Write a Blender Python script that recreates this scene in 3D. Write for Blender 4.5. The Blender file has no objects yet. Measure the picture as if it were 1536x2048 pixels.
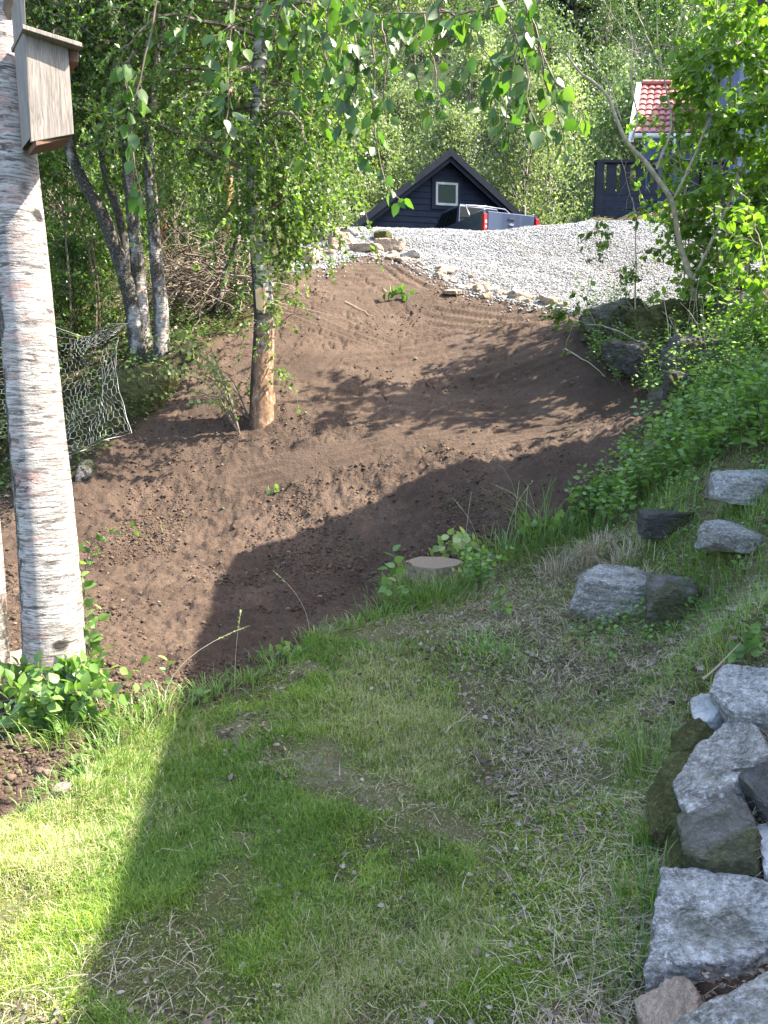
import bpy, bmesh, math, random
import numpy as np
from mathutils import Vector, Matrix
rng = np.random.default_rng(7); random.seed(7)
R = math.radians
C = bpy.context.scene.collection
sc = bpy.context.scene

# ---------------------------------------------------------------- camera, sky, sun
CAMZ = 1.65; PITCH = R(9.0); FPX = 1500.0
cd = bpy.data.cameras.new('camera'); cam = bpy.data.objects.new('camera', cd); C.objects.link(cam)
cam.location = (0, 0, CAMZ); cam.rotation_euler = (R(90) - PITCH, 0, 0)
cd.sensor_fit = 'VERTICAL'; cd.sensor_height = 36; cd.lens = 36 * FPX / 2048
cd.clip_start = 0.05; cd.clip_end = 1000
sc.camera = cam
SUN_EL = R(50); SUN_AZ = R(90)          # azimuth clockwise from +Y (the view direction): from the right
SUN = np.array([math.sin(SUN_AZ) * math.cos(SUN_EL), math.cos(SUN_AZ) * math.cos(SUN_EL), math.sin(SUN_EL)])
w = bpy.data.worlds.new("World"); sc.world = w; w.use_nodes = True
nt = w.node_tree; bg = nt.nodes['Background']
sky = nt.nodes.new('ShaderNodeTexSky'); sky.sky_type = 'NISHITA'; sky.sun_disc = False
sky.sun_elevation = SUN_EL; sky.sun_rotation = SUN_AZ; sky.altitude = 100; sky.dust_density = 2.5; sky.ozone_density = .6
nt.links.new(sky.outputs[0], bg.inputs[0]); bg.inputs[1].default_value = 0.15
sl = bpy.data.lights.new('sun', 'SUN'); sl.energy = 4.8; sl.angle = R(0.45); sl.color = (1, .92, .78)
so = bpy.data.objects.new('sun', sl); C.objects.link(so); so.location = (5, -5, 20)
so.rotation_euler = Vector(-SUN).to_track_quat('-Z', 'Y').to_euler()
sc.view_settings.view_transform = 'Standard'; sc.view_settings.look = 'None'
sc.view_settings.exposure = 2.25; sc.view_settings.gamma = 1
sc.cycles.max_bounces = 8; sc.cycles.transmission_bounces = 6; sc.cycles.diffuse_bounces = 4; sc.cycles.transparent_max_bounces = 8

# ---------------------------------------------------------------- numeric helpers
cP, sP = math.cos(PITCH), math.sin(PITCH)
def ray(px, py):
    x = (px - 768) / FPX; y = (1024 - py) / FPX
    return np.array([x, cP + y * sP, y * cP - sP])
def at(px, py, Y):
    d = ray(px, py); return np.array([0, 0, CAMZ]) + d * (Y / d[1])
def atz(px, py, z):
    d = ray(px, py); return np.array([0, 0, CAMZ]) + d * ((z - CAMZ) / d[2])
def proj(P):
    P = np.atleast_2d(P); q = P - np.array([0, 0, CAMZ])
    f = q[:, 1] * cP - q[:, 2] * sP; u = q[:, 1] * sP + q[:, 2] * cP
    f = np.where(f < 0.02, 0.02, f)
    return 768 + FPX * q[:, 0] / f, 1024 - FPX * u / f
_perm = np.random.default_rng(3).random((256, 256))
def vnoise(x, y):
    x = np.asarray(x, float); y = np.asarray(y, float)
    xi = np.floor(x).astype(int); yi = np.floor(y).astype(int); fx = x - xi; fy = y - yi
    fx = fx * fx * (3 - 2 * fx); fy = fy * fy * (3 - 2 * fy)
    a = _perm[xi & 255, yi & 255]; b = _perm[(xi + 1) & 255, yi & 255]; c = _perm[xi & 255, (yi + 1) & 255]; d = _perm[(xi + 1) & 255, (yi + 1) & 255]
    return (a * (1 - fx) + b * fx) * (1 - fy) + (c * (1 - fx) + d * fx) * fy - .5
def fbm(x, y, o=4, s=1.0):
    r = 0; a = 1
    for k in range(o):
        r = r + a * vnoise(x * s + 17.3 * k, y * s - 9.1 * k); a *= .5; s *= 2.03
    return r
def unit(v):
    v = np.asarray(v, float); return v / (np.linalg.norm(v, axis=-1, keepdims=True) + 1e-9)
def inpoly(px, py, poly):
    px = np.asarray(px, float); py = np.asarray(py, float); r = np.zeros(px.shape, bool); n = len(poly)
    for i in range(n):
        x1, y1 = poly[i]; x2, y2 = poly[(i + 1) % n]
        c = ((y1 > py) != (y2 > py)) & (px < (x2 - x1) * (py - y1) / ((y2 - y1) + 1e-12) + x1); r ^= c
    return r
def smooth(a, b, x):
    t = np.clip((x - a) / (b - a), 0, 1); return t * t * (3 - 2 * t)

# ---------------------------------------------------------------- mesh helpers
def tag(o, label=None, cat=None, group=None, kind=None):
    for k, v in (('label', label), ('category', cat), ('group', group), ('kind', kind)):
        if v: o[k] = v
    return o
def empty(name, loc, label=None, cat=None, group=None, rz=0):
    o = bpy.data.objects.new(name, None); C.objects.link(o); o.location = loc; o.rotation_euler = (0, 0, rz)
    o.empty_display_size = .1
    return tag(o, label, cat, group)
def world_loc(o):
    L = np.zeros(3)
    while o is not None:
        L = L + np.array(o.location); o = o.parent
    return L
def mesh(name, V, F, m, parent=None, rnd=None, smooth_=False, origin=None, local=False):
    """V (n,3); F list of (k,3) / (k,4) index arrays or python lists of polygons. World coords unless local."""
    V = np.asarray(V, float)
    if not local:
        base = np.array(origin, float) if origin is not None else (world_loc(parent) if parent is not None else np.zeros(3))
        V = V - base
    me = bpy.data.meshes.new(name)
    arrs = []
    for f in (F if isinstance(F, (list, tuple)) else [F]):
        if isinstance(f, np.ndarray): arrs.append(f)
        else: arrs.append(np.array([f]))
    loops = np.concatenate([a.reshape(-1) for a in arrs]).astype(np.int32)
    tot = np.concatenate([np.full(len(a), a.shape[1]) for a in arrs]).astype(np.int32)
    st = np.concatenate([[0], np.cumsum(tot)[:-1]]).astype(np.int32)
    me.vertices.add(len(V)); me.vertices.foreach_set('co', V.astype(np.float32).reshape(-1))
    me.loops.add(len(loops)); me.loops.foreach_set('vertex_index', loops)
    me.polygons.add(len(tot)); me.polygons.foreach_set('loop_start', st); me.polygons.foreach_set('loop_total', tot)
    me.polygons.foreach_set('use_smooth', np.full(len(tot), bool(smooth_)))
    if rnd is not None:
        a = me.attributes.new('rnd', 'FLOAT', 'POINT'); a.data.foreach_set('value', np.asarray(rnd, np.float32))
    me.update(calc_edges=True)
    if m is not None: me.materials.append(m)
    o = bpy.data.objects.new(name, me); C.objects.link(o)
    if parent is not None: o.parent = parent
    elif origin is not None: o.location = origin
    return o
class MB:
    def __init__(s): s.V = []; s.Q = []; s.T = []; s.P = []; s.r = []; s.n = 0
    def add(s, V, Q=None, T=None, r=None, polys=None):
        V = np.asarray(V, float).reshape(-1, 3)
        s.V.append(V)
        if Q is not None and len(Q): s.Q.append(np.asarray(Q) + s.n)
        if T is not None and len(T): s.T.append(np.asarray(T) + s.n)
        if polys:
            for p in polys: s.P.append([i + s.n for i in p])
        s.r.append(np.full(len(V), random.random()) if r is None else np.broadcast_to(np.asarray(r, float), (len(V),)))
        s.n += len(V); return s
    def box(s, c, size, rot=None):
        c = np.array(c, float); h = np.array(size, float) / 2
        v = np.array([[x, y, z] for x in (-1, 1) for y in (-1, 1) for z in (-1, 1)], float) * h
        if rot is not None: v = v @ np.array(rot, float).T
        return s.add(v + c, Q=[[0, 1, 3, 2], [4, 6, 7, 5], [0, 4, 5, 1], [2, 3, 7, 6], [0, 2, 6, 4], [1, 5, 7, 3]])
    def prism(s, poly, axis, a, b):
        """2-D poly extruded along axis ('x','y','z') between a and b"""
        n = len(poly); V = []
        for t in (a, b):
            for p in poly:
                V.append({'x': (t, p[0], p[1]), 'y': (p[0], t, p[1]), 'z': (p[0], p[1], t)}[axis])
        return s.add(V, Q=[[i, (i + 1) % n, n + (i + 1) % n, n + i] for i in range(n)], polys=[list(range(n))[::-1], list(range(n, 2 * n))])
    def tube(s, P, r, k=6, cap=True, rr=None):
        P = np.asarray(P, float); n = len(P)
        r = np.broadcast_to(np.asarray(r, float), (n,))
        T = unit(np.gradient(P, axis=0)); up = np.array([0.31, .2, 1.0]) if abs(T[0][2]) < .9 else np.array([1.0, .1, 0])
        A = unit(np.cross(T, up)); B = unit(np.cross(T, A))
        th = np.linspace(0, 2 * math.pi, k, endpoint=False)
        V = P[:, None] + r[:, None, None] * (np.cos(th)[None, :, None] * A[:, None] + np.sin(th)[None, :, None] * B[:, None])
        i = np.arange(n - 1)[:, None] * k; j = np.arange(k)[None]; j2 = (j + 1) % k
        Q = np.stack([i + j, i + j2, i + k + j2, i + k + j], -1).reshape(-1, 4)
        return s.add(V.reshape(-1, 3), Q=Q, r=rr, polys=[list(range(k))[::-1], [(n - 1) * k + q for q in range(k)]] if cap and k > 3 else None)
    def build(s, name, m, parent=None, smooth_=False, origin=None, local=False):
        F = []
        if s.Q: F.append(np.concatenate(s.Q))
        if s.T: F.append(np.concatenate(s.T))
        F += s.P
        return mesh(name, np.concatenate(s.V), F, m, parent, np.concatenate(s.r), smooth_, origin, local)

QUAD = (np.array([[0, 0, 0], [.36, .45, .06], [0, 1, -.05], [-.36, .45, .06]]), np.array([[0, 1, 2, 3]]), None)
LEAF = (np.array([[0, 0, 0], [.27, .16, .05], [.37, .42, .07], [.2, .74, .02], [0, 1, -.08], [-.2, .74, .02], [-.37, .42, .07], [-.27, .16, .05], [0, .3, 0], [0, .66, -.02]]),
        np.array([[0, 1, 2, 8], [8, 2, 3, 9], [0, 8, 6, 7], [8, 9, 5, 6]]), np.array([[9, 3, 4], [9, 4, 5]]))
def leaves(P, D, size, tmpl=QUAD, width=1.0, nrm=None, flat=0.0, g=rng):
    """leaf blades at P along D. returns V,Q,T,r"""
    P = np.asarray(P, float); D = unit(D); n = len(P)
    N = unit(g.normal(size=(n, 3)) + (nrm if nrm is not None else 0))
    if flat: N = unit(N + np.array([0, 0, flat]))
    X = unit(np.cross(D, N)); Z = np.cross(X, D)
    tv, tq, tt = tmpl; k = len(tv)
    s = np.broadcast_to(np.asarray(size, float), (n,))[:, None, None]
    V = P[:, None] + s * (tv[None, :, 0:1] * width * X[:, None] + tv[None, :, 1:2] * D[:, None] + tv[None, :, 2:3] * Z[:, None])
    off = (np.arange(n) * k)[:, None, None]
    Q = (tq[None] + off).reshape(-1, 4); T = (tt[None] + off).reshape(-1, 3) if tt is not None else None
    return V.reshape(-1, 3), Q, T, np.repeat(g.random(n), k)

# ---------------------------------------------------------------- materials
class NT:
    def __init__(s, name):
        s.m = bpy.data.materials.new(name); s.m.use_nodes = True; s.t = s.m.node_tree; s.b = s.t.nodes['Principled BSDF']; s.out = s.t.nodes['Material Output']
    def n(s, t, **kw):
        x = s.t.nodes.new('ShaderNode' + t)
        for k, v in kw.items():
            if k.startswith('i_'): x.inputs[k[2:].replace('_', ' ')].default_value = v
            else: setattr(x, k, v)
        return x
    def l(s, a, b): s.t.links.new(a, b)
    def coord(s, scale=(1, 1, 1), kind='Object', rndoff=False):
        tc = s.n('TexCoord'); mp = s.n('Mapping'); mp.inputs['Scale'].default_value = scale
        if rndoff:
            oi = s.n('ObjectInfo'); vm = s.n('VectorMath', operation='SCALE'); vm.inputs[3].default_value = 37
            cb = s.n('CombineXYZ'); s.l(oi.outputs['Random'], cb.inputs[0]); s.l(oi.outputs['Random'], cb.inputs[1])
            s.l(cb.outputs[0], vm.inputs[0]); s.l(vm.outputs[0], mp.inputs['Location'])
        s.l(tc.outputs[kind], mp.inputs[0]); return mp.outputs[0]
    def noise(s, v, scale, detail=4, rough=.55, dist=0):
        x = s.n('TexNoise'); x.inputs['Scale'].default_value = scale; x.inputs['Detail'].default_value = detail; x.inputs['Roughness'].default_value = rough; x.inputs['Distortion'].default_value = dist
        if v is not None: s.l(v, x.inputs['Vector'])
        return x.outputs['Fac']
    def ramp(s, f, stops, interp='LINEAR'):
        x = s.n('ValToRGB'); e = x.color_ramp.elements; x.color_ramp.interpolation = interp
        while len(e) < len(stops): e.new(.5)
        for i, (p, c) in enumerate(stops):
            e[i].position = p; e[i].color = (*(c if not np.isscalar(c) else (c, c, c)), 1)
        s.l(f, x.inputs[0]); return x.outputs[0]
    def mix(s, f, a, b, mode='MIX'):
        x = s.n('Mix', data_type='RGBA', blend_type=mode)
        for ix, v in ((0, f), (6, a), (7, b)):
            sock = x.inputs[ix]
            if isinstance(v, (int, float)): sock.default_value = v if ix == 0 else (v, v, v, 1)
            elif isinstance(v, tuple): sock.default_value = (*v, 1)
            else: s.l(v, sock)
        return x.outputs[2]
    def bump(s, h, strength=.5, dist=.02, prev=None):
        x = s.n('Bump'); x.inputs['Strength'].default_value = strength; x.inputs['Distance'].default_value = dist; s.l(h, x.inputs['Height'])
        if prev is not None: s.l(prev, x.inputs['Normal'])
        s.l(x.outputs[0], s.b.inputs['Normal']); return x.outputs[0]
    def base(s, c, rough=.8, metal=0, spec=.5):
        if isinstance(c, tuple): s.b.inputs['Base Color'].default_value = (*c, 1)
        else: s.l(c, s.b.inputs['Base Color'])
        s.b.inputs['Roughness'].default_value = rough; s.b.inputs['Metallic'].default_value = metal; s.b.inputs['Specular IOR Level'].default_value = spec; return s

def foliage(name, stops, trans=.4, rough=.42, tcol=None, spec=.5, patch=None):
    t = NT(name); a = t.n('Attribute', attribute_name='rnd')
    col = t.ramp(a.outputs['Fac'], stops)
    if patch: col = t.mix(t.ramp(t.noise(t.coord(kind='Object'), patch[0], 3), [(.4, 0.0), (.6, 1.0)]), col, patch[1])
    oi = t.n('ObjectInfo'); hs = t.n('HueSaturation'); ma = t.n('MapRange'); ma.inputs[3].default_value = .8; ma.inputs[4].default_value = 1.2
    t.l(oi.outputs['Random'], ma.inputs[0]); t.l(ma.outputs[0], hs.inputs['Value']); t.l(col, hs.inputs['Color']); col = hs.outputs[0]
    t.base(col, rough, 0, spec)
    tr = t.n('BsdfTranslucent'); tc = t.mix(1.0, col, tcol or (1.5, 1.7, .55), 'MULTIPLY'); t.l(tc, tr.inputs[0])
    mx = t.n('MixShader'); mx.inputs[0].default_value = trans; t.l(t.b.outputs[0], mx.inputs[1]); t.l(tr.outputs[0], mx.inputs[2])
    t.l(mx.outputs[0], t.out.inputs[0]); return t.m
def simple(name, c, rough=.6, metal=0, spec=.5, var=.15, scale=8, bump=0, coat=0):
    t = NT(name); f = t.noise(t.coord(rndoff=True), scale, 5)
    lo = tuple(max(0, x * (1 - var)) for x in c); hi = tuple(min(1, x * (1 + var)) for x in c)
    t.base(t.ramp(f, [(.3, lo), (.7, hi)]), rough, metal, spec)
    if bump: t.bump(f, bump, .01)
    if coat: t.b.inputs['Coat Weight'].default_value = coat
    return t.m

M = {}
M['leaf_birch'] = foliage('birch_leaf', [(0, (.05, .1, .02)), (.5, (.1, .18, .035)), (1, (.2, .29, .07))], .42, .36)
M['leaf_near'] = foliage('near_birch_leaf', [(0, (.05, .12, .03)), (.6, (.09, .19, .04)), (1, (.16, .26, .05))], .45, .42, spec=.6)
M['leaf_shrub'] = foliage('shrub_leaf', [(0, (.07, .14, .02)), (.5, (.12, .22, .03)), (1, (.2, .32, .05))], .45, .42)
M['leaf_dark'] = foliage('dark_leaf', [(0, (.03, .06, .018)), (.6, (.06, .12, .03)), (1, (.14, .21, .055))], .35, .4)
M['leaf_far'] = foliage('far_leaf', tcol=(1.35, 1.5, .75), stops=[(0, (.07, .11, .045)), (.4, (.16, .205, .095)), (1, (.33, .38, .2))], trans=.4, rough=.5)  # leaf colours paled to stand in for distance haze
M['leaf_far2'] = foliage('far_leaf_mid', tcol=(1.3, 1.45, .75), stops=[(0, (.045, .08, .032)), (.5, (.1, .15, .062)), (1, (.22, .28, .13))], trans=.4, rough=.5)  # mid green, likewise washed out in place of haze
M['leaf_far3'] = foliage('far_needle', [(0, (.012, .026, .012)), (.5, (.025, .05, .02)), (1, (.05, .08, .035))], .25, .6)
M['leaf_herb'] = foliage('herb_leaf', [(0, (.08, .16, .04)), (.5, (.15, .27, .07)), (1, (.25, .38, .11))], .35, .42)
M['leaf_pale'] = foliage('pale_leaf', [(0, (.14, .22, .06)), (.6, (.25, .33, .12)), (1, (.42, .45, .22))], .35, .5)
M['grass'] = foliage('grass_blade', [(0, (.07, .14, .025)), (.3, (.14, .235, .035)), (.6, (.25, .34, .05)), (.82, (.4, .46, .075)), (.88, (.34, .31, .17)), (1, (.5, .46, .3))], .35, .45)
M['grass_long'] = foliage('long_grass_blade', [(0, (.09, .18, .035)), (.7, (.18, .3, .07)), (1, (.34, .38, .14))], .35, .4)
M['straw'] = foliage('straw', [(0, (.32, .26, .17)), (1, (.58, .52, .38))], .2, .6, (1.1, 1, .8))
M['litter'] = foliage('dead_leaf', [(0, (.07, .05, .035)), (.5, (.17, .125, .095)), (.85, (.28, .22, .18)), (1, (.42, .38, .35))], .15, .6, (1, .8, .6))

def birch_mat(name, dark=.5, side=None, peel=True):
    t = NT(name)
    v1 = t.coord((5, 5, 34)); v2 = t.coord((1, 1, .55)); v3 = t.coord((9, 9, 80))
    n1 = t.noise(v1, 1.6, 5, .6, .6); n3 = t.noise(v3, 1.3, 4, .6); n2 = t.noise(v2, 3.2, 6, .65)
    col = t.ramp(t.noise(v1, .7, 3), [(.3, (.27, .25, .24)), (.5, (.44, .42, .4)), (.62, (.5, .47, .45)), (.8, (.3, .22, .2))])
    if peel:
        pk = t.ramp(t.noise(t.coord((2, 2, 5)), 2.3, 6, .7), [(.5, 0.0), (.57, 1.0)])
        col = t.mix(t.mix(1.0, pk, t.ramp(n3, [(.45, 0.0), (.6, .8)]), 'MULTIPLY'), col, (.42, .22, .18))
    lines = t.mix(1.0, t.ramp(n1, [(.43, .9), (.47, 0.0)]), t.ramp(t.noise(t.coord((2.6, 2.6, 5)), 3.0, 6, .75), [(.44, .05), (.56, 1.0)]), 'MULTIPLY'); col = t.mix(lines, col, (.05, .042, .04))
    fine = t.ramp(n3, [(.42, .75), (.5, 0.0)]); col = t.mix(fine, col, (.13, .11, .1))
    vk = t.n('TexVoronoi'); vk.inputs['Scale'].default_value = 1.0; t.l(t.coord((3.2, 3.2, 4.6)), vk.inputs['Vector']); kn = t.ramp(vk.outputs['Distance'], [(.1, 1.0), (.17, 0.0)]); col = t.mix(kn, col, (.035, .03, .027))
    patch = t.ramp(n2, [(dark - .03, 0.0), (dark + .05, 1.0)])
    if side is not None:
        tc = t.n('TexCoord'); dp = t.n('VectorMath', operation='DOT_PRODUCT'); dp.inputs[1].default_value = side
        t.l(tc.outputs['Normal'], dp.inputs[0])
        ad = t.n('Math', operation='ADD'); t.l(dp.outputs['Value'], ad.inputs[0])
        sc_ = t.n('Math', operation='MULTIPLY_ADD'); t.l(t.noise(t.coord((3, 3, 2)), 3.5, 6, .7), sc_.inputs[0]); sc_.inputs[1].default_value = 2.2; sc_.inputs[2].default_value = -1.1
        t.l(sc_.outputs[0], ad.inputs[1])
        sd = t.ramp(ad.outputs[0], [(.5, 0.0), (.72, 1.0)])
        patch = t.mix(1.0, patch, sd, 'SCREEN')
    rough_col = t.ramp(t.noise(t.coord((5, 5, 5)), 9, 6, .75), [(.35, (.012, .012, .01)), (.55, (.07, .06, .045)), (.66, (.3, .3, .27)), (.75, (.08, .09, .03))])
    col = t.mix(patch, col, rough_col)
    t.base(col, .75, 0, .3)
    b = t.bump(n1, .7, .012); b = t.bump(t.noise(t.coord((5, 5, 5)), 9, 6, .75), .6, .02, b); t.bump(n3, .6, .006, b)
    return t.m
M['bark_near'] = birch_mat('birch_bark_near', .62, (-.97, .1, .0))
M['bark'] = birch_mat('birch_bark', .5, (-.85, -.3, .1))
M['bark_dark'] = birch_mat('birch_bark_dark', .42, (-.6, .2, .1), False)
M['bark_twig'] = simple('twig_bark', (.16, .12, .09), .8, var=.4, scale=20)
M['bark_pale'] = simple('pale_twig_bark', (.36, .31, .23), .75, var=.35, scale=15)
M['bark_pine'] = simple('pine_bark', (.42, .19, .1), .85, var=.4, scale=9, bump=.6)
# ---------------------------------------------------------------- terrain
CP = []   # control points x,y,z
def cy(px, py, Y): CP.append(at(px, py, Y))
def cz(px, py, z): CP.append(atz(px, py, z))
for x, y, z in ((-3, 1, 0), (0, 0, 0), (0, 1, 0), (.8, 1, .08), (-5, 2, 0), (-2, 3, 0), (0, 3, .0), (-8, 0, 0), (4, 0, .6), (1.3, 1.2, .3), (2.2, 2.2, .6), (0, -4, 0), (8, -4, .8), (-8, -4, 0),
                (-3, 5, -.08), (-5, 6.5, -.3), (-6.5, 8, -.5), (-5.6, 9.6, .1), (-9, 9, -.3), (-8, 12, 1.2), (-10, 16, 3.0), (-6, 16, 4.0), (-10, 22, 4.6), (-14, 14, 2), (-14, 6, -.5), (-14, 26, 5),
                (-6, 26, 5.2), (0, 24, 5.45), (4, 24, 5.45), (2, 30, 5.4), (9, 24, 6.8), (14, 24, 7.2), (14, 30, 7), (14, 16, 6), (10, 14, 4.2), (12, 8, 3.2), (6, 5, 1.7), (9, 3, 1.5), (5, 8.5, 2.3), (7, 11.5, 3.2), (-4, 33, 5.2), (8, 34, 6)): CP.append(np.array([x, y, z], float))
for a in ((1000, 1250, .12), (860, 1160, .12), (1220, 1170, .26), (1080, 1110, .28), (790, 1225, .03), (600, 1250, -.02), (750, 1150, .0), (480, 1100, .12), (200, 1200, -.05), (100, 1500, -.05), (110, 1400, -.03), (300, 1000, .45),
          (1390, 1245, .3), (1400, 1120, .55), (1500, 1250, .68), (1500, 1500, .42), (1450, 1400, .42), (1500, 1000, 1.0), (1330, 1050, .72), (1200, 1050, .5), (1250, 1300, .12), (1250, 1600, .04), (1100, 1900, 0.01), (1250, 1450, .07), (600, 1500, 0), (700, 1350, 0)): cz(*a)
for a in ((160, 930, 8.8), (520, 840, 9.5), (768, 900, 8.5), (900, 1000, 7.3), (1100, 980, 7.0), (1200, 860, 8.0), (1280, 790, 8.9), (1100, 640, 11.5), (900, 580, 13.3), (740, 505, 15.5), (640, 540, 14.0), (600, 650, 11.8), (768, 780, 10), (768, 650, 12.2),
          (350, 620, 13), (330, 700, 11), (420, 540, 15), (250, 860, 9.5), (1180, 606, 11.9), (1450, 600, 12.4), (1000, 456, 19), (660, 452, 19), (1200, 440, 19.5), (1400, 425, 20), (1000, 520, 15.5), (1250, 520, 15.5), (1400, 850, 6.6), (1536, 700, 8), (1220, 436, 21.5), (860, 458, 18.6), (1340, 720, 9.3), (1010, 800, 9.6), (450, 700, 11), (1200, 740, 9.6)): cy(*a)
CP = np.array(CP)
def tps(P, z, lam=.03):
    n = len(P); d = np.linalg.norm(P[:, None] - P[None], axis=-1); K = np.where(d > 0, d * d * np.log(d + 1e-9), 0)
    A = np.zeros((n + 3, n + 3)); A[:n, :n] = K + lam * np.eye(n); A[:n, n] = 1; A[:n, n + 1:] = P; A[n, :n] = 1; A[n + 1:, :n] = P.T
    return np.linalg.solve(A, np.concatenate([z, np.zeros(3)]))
_w = tps(CP[:, :2], CP[:, 2])
def tps_eval(x, y):
    out = np.empty(x.shape); xf = x.ravel(); yf = y.ravel(); o = out.ravel()
    for s in range(0, len(xf), 20000):
        q = np.stack([xf[s:s + 20000], yf[s:s + 20000]], -1); d = np.linalg.norm(q[:, None] - CP[None, :, :2], axis=-1)
        o[s:s + 20000] = (d * d * np.log(d + 1e-9)) @ _w[:-3] + _w[-3] + q @ _w[-2:]
    return out
GX = np.linspace(-16, 16, 321); GY = np.linspace(-4, 36, 401)
_gx, _gy = np.meshgrid(GX, GY, indexing='ij'); GH = tps_eval(_gx, _gy)
def H(x, y):
    """smooth terrain height"""
    x = np.asarray(x, float); y = np.asarray(y, float)
    u = np.clip((x + 16) / .1, 0, 319.999); v = np.clip((y + 4) / .1, 0, 399.999); i = u.astype(int); j = v.astype(int); fu = u - i; fv = v - j
    near = (GH[i, j] * (1 - fu) + GH[i + 1, j] * fu) * (1 - fv) + (GH[i, j + 1] * (1 - fu) + GH[i + 1, j + 1] * fu) * fv
    hill = 5.3 + .74 * np.maximum(0, y - 42 - fbm(x / 30, y / 30, 3) * 10) * (1 - .5 * smooth(-15, -75, x)) + fbm(x / 14, y / 14, 4) * 3
    far = np.where(y > 20, hill, np.where(y < 0, 0, 0) + 1.0)
    k = smooth(27, 34, y); k2 = np.clip(smooth(13, 16, np.abs(x)) , 0, 1) * 0
    out = near * (1 - k) + far * k
    return out
def hit(px, py, tmax=60):
    d = ray(px, py); t = np.arange(1.0, tmax, .02); P = np.array([0, 0, CAMZ]) + t[:, None] * d
    h = H(P[:, 0], P[:, 1]); k = np.argmax(P[:, 2] < h)
    if P[k, 2] >= h[k]: k = len(t) - 1
    return P[k]
def gz(x, y): return float(H(np.array([x]), np.array([y]))[0])

SOIL = [(-900, 1980), (-200, 1720), (0, 1645), (120, 1600), (170, 1560), (250, 1490), (340, 1430), (500, 1375), (640, 1285), (780, 1232), (795, 1140), (920, 1125), (1080, 1085), (1170, 1010), (1250, 950), (1300, 880), (1335, 830), (1300, 770), (1240, 740), (1190, 680), (1168, 620),
        (1080, 608), (980, 590), (900, 565), (830, 525), (760, 505), (700, 512), (640, 535), (610, 560), (560, 600), (500, 650), (430, 700), (360, 770), (270, 862), (160, 940), (90, 1000), (-900, 1000)]
GRAV = [(590, 540), (640, 535), (700, 512), (760, 505), (830, 525), (900, 565), (980, 590), (1080, 608), (1168, 620), (1350, 650), (2600, 700), (2600, 380), (1240, 425), (1200, 432), (1160, 438), (640, 440), (610, 480)]
def region(x, y, z=None):
    """0 lawn, 1 soil, 2 gravel, 3 forest floor"""
    if z is None: z = H(x, y)
    jx = fbm(x * 1.7, y * 1.7, 4) ; jy = fbm(x * 1.7 + 40, y * 1.7, 4)
    px, py = proj(np.stack([x + .16 * jx, y + .3 * jy, z], -1).reshape(-1, 3)); px = px.reshape(x.shape); py = py.reshape(x.shape)
    r = np.full(x.shape, 3)
    far = y > 19.4
    r[inpoly(px, py, SOIL) & ~far] = 1
    r[inpoly(px, py, GRAV) & ~far] = 2
    lawn = (~far) & (r == 3) & ((py > 1000) | (px > 1170)) & (y < 14)
    r[lawn] = 0
    r[lawn & (py < 860 + (px - 1170) * -.1) & (px > 1150)] = 3
    r[far & (x > -2.2) & (x < 5.2 + .1 * (y - 19)) & (y < 34)] = 2
    return r

# soil relief
def patch_grooves(x, y, c, rad, ang, sp, amp):
    dx = x - c[0]; dy = y - c[1]; ca, sa = math.cos(ang), math.sin(ang)
    u = dx * ca + dy * sa; v = -dx * sa + dy * ca
    msk = smooth(1.0, .75, np.sqrt((u / rad[0]) ** 2 + (v / rad[1]) ** 2) + .25 * fbm(x * 2, y * 2, 3))
    ph = (v / sp + .25 * fbm(x * 1.1, y * 1.1, 2)) % 1.0
    bk = smooth(-.28, .12, fbm(x * 1.7 + c[0], y * 1.7 + c[1], 3))
    return msk, bk * (-amp * 1.25 * np.exp(-((ph - .5) / .09) ** 2) + amp * .8 * (ph - .5) * smooth(.02, .1, np.abs(ph - .5)))
PATCH = []
for (px, py, ru, rv, ang, sp, amp) in ((680, 545, 1.3, .9, 8, .2, .04), (900, 690, 1.9, .7, 18, .22, .045), (870, 820, 1.6, .6, -12, .2, .035), (1190, 800, .8, .9, 125, .2, .03), (640, 640, 1.3, .6, 150, .25, .04), (1060, 720, 1.1, .8, 12, .22, .03), (760, 590, 1.2, .7, 40, .25, .04), (700, 900, 1.7, .35, 3, .13, .03), (820, 545, .9, .5, -60, .22, .04), (980, 640, 1.3, .5, -35, .24, .045), (560, 720, .7, 1.0, 60, .25, .03), (1050, 870, 1.0, .35, 5, .16, .03)):
    PATCH.append((hit(px, py), (ru, rv), R(ang), sp, amp))
def soil_h(x, y):
    flat = np.zeros(x.shape); g = np.zeros(x.shape)
    for c, rad, ang, sp, amp in PATCH:
        m, hh = patch_grooves(x, y, c, rad, ang, sp, amp); g = g + m * hh; flat = np.maximum(flat, m)
    slope = smooth(8, 10.5, y + .4 * fbm(x, y, 2))
    rough = fbm(x * 9, y * 9, 4) * .055 + np.abs(fbm(x * 4, y * 4 + 5, 4)) * .07 + fbm(x * 30, y * 30, 2) * .03
    big = fbm(x * .9, y * .9, 3) * .22
    crack = -np.exp(-(fbm(x * 1.3 + 9, y * 3.0, 4) / .018) ** 2) * .06
    return g + rough * (1 - .88 * flat) * (1 - .7 * slope) + big * (.35 - .2 * slope) + crack * slope
NU, rows = 660, [0.25]
while rows[-1] < 36: rows.append(rows[-1] + .003 * (rows[-1] + 1.7))
yy = np.array(rows); uu = np.linspace(-1, 1, NU); uu = uu * (.55 + .45 * np.abs(uu) ** 1.5)
Xg = uu[None, :] * (yy[:, None] + 1.5) * .86; Yg = np.repeat(yy[:, None], NU, 1)
Zg = H(Xg, Yg); Rg = region(Xg, Yg, Zg)
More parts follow.
